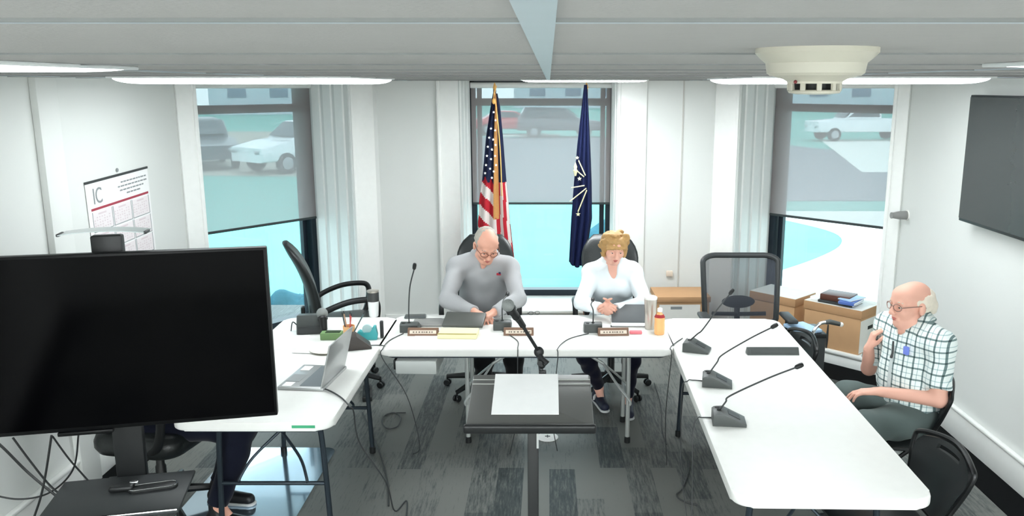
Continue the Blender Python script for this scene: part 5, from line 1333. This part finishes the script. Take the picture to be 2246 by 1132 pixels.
dR = Vector((PCR[0] - PR[0], PCR[1] - PR[1], 0)).normalized(); oR = Vector((.718, .696, 0)); oR = Vector((-dR.y, dR.x, 0)); oR = oR if oR.y > 0 else -oR
def onR(s, o, z): return Vector((PR[0], PR[1], 0)) + dR * s + oR * o + Vector((0, 0, z))
rzR = math.atan2(-dR.y, -dR.x)
bankers('large cardboard storage box with a white lid on the right window sill, papers on top', onR(.50, .17, .1255), .50, .36, .375, rzR)
bankers('brown cardboard storage box on the right window sill, half hidden by the mesh chair', onR(1.07, .17, .1255), .44, .34, .36, rzR, True, False)
lb = thing('storage_box', 'cardboard box with a pale printed side behind the steel tumbler, by the back wall', 'box', (1.17, 7.25, 0), .02, 'cardboard storage boxes')
mb = MB(); mb.box((0, 0, .23), (.46, .36, .46), bev=.004); lbb = mb.build('box_body', M_card, lb)
mb = MB(); mb.box((0, 0, .455), (.48, .38, .05), bev=.004); mb.build('lid', M_card2, lb)
mb = MB(); mb.box((-.03, -.182, .26), (.36, .002, .3)); pn = mb.build('printed_panel', M_cwhite, lbb)
mb = MB(); mb.box((-.06, -.1835, .38), (.1, .001, .025)); mb.build('print_mark', M_ct, pn)
mb = MB(); mb.box((0, 0, .028), (.06, .02, .055), bev=.006); o = mb.build('wall_outlet', M_cream); o.location = (1.12, 7.585, .545); tag(o, 'small cream outlet box on the back wall above the printed cardboard box', 'outlet')
# things on the large box
ztop = .1255 + .375 + .003
M_brown = mat('brown_leather_folder', (96, 58, 46), .5); M_blue = mat('blue_binder', (92, 122, 196), .5); M_lb = mat('light_blue_paper', (176, 208, 240), .6)
def pile(name, label, cat, c, d, rz, m, parts=()):
    mb = MB(); mb.box((0, 0, d[2] / 2), d, bev=min(.006, d[2] * .4)); t = thing(name, label, cat, c, rz); mb.build('cover', m, t)
    mb = MB(); mb.box((0, 0, d[2] / 2), (d[0] + .003, d[1] * .94, d[2] * .5)); mb.build('pages', M_paper, t); return t
pile('binder', 'black binder at the bottom of the pile on the large cardboard box', 'binder', onR(.50, .12, ztop), (.30, .22, .022), rzR + .05, M_blk2)
pile('binder', 'brown leather folder on top of the pile on the large cardboard box', 'binder', onR(.52, .13, ztop + .0225), (.25, .20, .05), rzR + .12, M_brown)
pile('binder', 'blue binder at the right of the pile on the large cardboard box', 'binder', onR(.395, .10, ztop + .0225), (.13, .24, .028), rzR + .1, M_blue)
pile('document_stack', 'pale blue papers on top of the blue binder by the right window', 'papers', onR(.395, .11, ztop + .051), (.12, .22, .012), rzR - .15, M_lb)
pile('document_stack', 'white papers at the left end of the large cardboard box lid', 'papers', onR(.685, .16, ztop), (.09, .26, .03), rzR, M_paper)
# cane hooked behind the folding chair, thin stick by the box
t = thing('walking_cane', 'chrome walking cane with a dark foam grip behind a folding chair', 'cane', (at(1783, 760, 5.12).x, 5.12, 0))
a0 = at(1781, 748, 5.12); pts = [V((a0.x, 5.12, .02)), V((a0.x, 5.12, .4)), a0, at(1784, 728, 5.12), at(1797, 711, 5.12), at(1812, 707, 5.12)]
mb = MB(); mb.tube(spline(pts, 8), .011, 10); mb.build('shaft', M_chrome, t, world=True)
mb = MB(); mb.tube([at(1811, 707, 5.12), at(1820, 706, 5.12), at(1842, 711, 5.12)], [.014, .0165, .0145], 12); mb.build('grip', M_dk, t, world=True)
mb = MB(); mb.ball(at(1845, 712, 5.12), .0155); mb.build('end_cap', M_cwhite, t, world=True)
mb = MB(); mb.lathe([(0, 0), (.018, 0), (.014, .04), (0, .04)], (a0.x, 5.12, 0), 12); mb.build('rubber_tip', M_blk, t, world=True)
p0 = onR(.53, -.012, .1255); mb = MB(); q0 = at(1841, 785, p0.y); 
mb.tube([V((p0.x, p0.y, .126)), V((p0.x + .002, p0.y - .0, .2)), V((p0.x + .004, p0.y, .33))], [.007, .011, .006], 10); o = mb.build('umbrella', M_blk2); tag(o, 'thin dark folded umbrella leaning on the front of the large cardboard box', 'umbrella')
# crate with a light blue folder
t = thing('storage_crate', 'dark crate behind the folding chair, holding a light blue folder', 'crate', (1.84, 5.72, 0), .0)
mb = MB(); mb.box((0, 0, .29), (.19, .26, .58), bev=.008); mb.build('crate_body', M_blk2, t); mb = MB(); mb.box((0, 0, .575), (.2, .27, .03), bev=.006); mb.build('rim', M_blk, t)
mb = MB(); mb.box((0, 0, .012), (.17, .22, .024), bev=.005); o = mb.build('folder', M_lb); o.location = (1.80, 5.70, .5905); o.rotation_euler = (0, 0, .35); tag(o, 'light blue folder lying on a dark crate beside the right table', 'folder')
# fixture on the right window trim
t = thing('wall_sensor', 'small grey cylinder fixture on the white trim right of the right window', 'sensor', (XR - .02, 6.24, 1.33))
mb = MB(); mb.lathe([(0, 0), (.03, 0), (.034, .01), (.03, .07), (.022, .11), (.024, .125), (0, .127)], (XR - .003, 6.24, 1.33), 20, d=(-1, -.1, 0)); mb.build('barrel', mat('sensor_grey', (142, 142, 140), .4), t, world=True)
mb = MB(); mb.lathe([(0, 0), (.04, 0), (.04, .008), (0, .01)], (XR, 6.24, 1.33), 20, d=(-1, 0, 0)); mb.build('mount_disc', M_cwhite, t, world=True)
# smoke detector
M_sm = mat('ivory_plastic', (188, 184, 170), .45)
sd = thing('smoke_detector', 'ivory round smoke detector on the ceiling at the upper right', 'smoke detector', (.327, 1.05, CEIL))
mb = MB(); mb.lathe([(0, 0), (.073, 0), (.073, -.006), (.066, -.013), (.060, -.018), (.058, -.030), (.054, -.033), (0, -.033)], n=48); mb.build('base', M_sm, sd)
mb = MB(); mb.lathe([(0, -.032), (.052, -.033), (.038, -.037), (.033, -.040), (.0325, -.0425), (0, -.0425)], n=40); mb.build('collar', M_sm, sd)
mb = MB(); mb.lathe([(0, -.042), (.024, -.042), (.023, -.05), (0, -.05)], n=24); mb.build('sensing_chamber', mat('chamber_black', (4, 6, 5), .6), sd)
for k in range(10):
    a = 2 * PI * k / 10 + .2; c, s = math.cos(a), math.sin(a)
    mb = MB(); mb.box((c * .0305, s * .0305, -.046), (.004, .006, .010), rot=Matrix.Rotation(a, 4, 'Z'), bev=.0008); mb.build('vent_rib', M_sm, sd)
mb = MB(); mb.lathe([(0, -.050), (.030, -.050), (.0318, -.0515), (.030, -.054), (.02, -.0555), (0, -.056)], n=36); mb.build('cap', M_sm, sd)
mb = MB(); mb.ball((-.030, -.022, -.0405), .0022); mb.build('indicator', mat('red_indicator', (120, 40, 44), .4), sd)
# floor outlet and floor box
fo_ = thing('floor_outlet', 'round white floor outlet behind the lectern pole', 'outlet', (-.012, 5.18, .001))
mb = MB(); mb.lathe([(0, 0), (.07, 0), (.07, .004), (.06, .007), (0, .007)], n=32); mb.build('cover_plate', M_paper, fo_)
mb = MB(); mb.box((0, 0, .008), (.035, .008, .004)); mb.box((0, 0, .008), (.008, .035, .004)); mb.build('socket_slots', M_blk2, fo_)
# cable loops on the carpet
def fcable(label, pts, r=.004):
    mb = MB(); mb.tube(spline([V(p) for p in pts], 8), r, 6); tag(mb.build('floor_cable', M_blk2), label, 'cable', 'cables lying on the carpet')
def gp(x, y, z=.006): return on(x, y, z)
fcable('dark cable looped on the carpet left of the lectern', [gp(845, 912), gp(862, 905), gp(878, 915), gp(872, 935), gp(850, 940), gp(838, 925), gp(850, 908), gp(890, 905)])
fcable('dark cable trailing on the carpet from the left table legs', [gp(795, 905), gp(815, 950), gp(835, 1000), gp(850, 1060), gp(852, 1110)], .005)
fcable('dark cable running on the carpet under the right edge of the back table', [gp(1435, 840), gp(1450, 890), gp(1452, 940), gp(1462, 975)])
fcable('dark cable lying on the carpet beside the near left leg of the right table', [gp(1500, 985), gp(1512, 1020), gp(1498, 1070), gp(1484, 1086), gp(1500, 1100), gp(1530, 1108)], .005)
# dark adapters under the left table
t = thing('power_strip', 'black power strip on the carpet under the right edge of the left table', 'power strip', gp(806, 868, .0005), .2)
mb = MB(); mb.box((0, 0, .02), (.07, .26, .04), bev=.006); mb.build('strip_body', M_blk, t); mb = MB(); mb.box((0, .05, .055), (.05, .05, .035), bev=.005); mb.build('plug_adapter', M_blk2, t)
# ================================================================== CAMERA
cam = bpy.data.cameras.new('camera'); co = bpy.data.objects.new('camera', cam); COL.objects.link(co)
cam.sensor_width = 36; cam.sensor_fit = 'HORIZONTAL'; cam.lens = F_PX / 2246 * 36
cam.shift_x = (1123 - CX) / 2246
cam.clip_start = .01; cam.clip_end = 500
co.location = (0, 0, CAMZ); co.rotation_euler = (PI / 2 - PITCH, 0, 0)
SC.camera = co
vs = SC.view_settings
SC.display_settings.display_device = 'sRGB'
vs.view_transform = 'Standard'; vs.look = 'None'; vs.gamma = 1.0; vs.use_curve_mapping = False
vs.exposure = 1.35
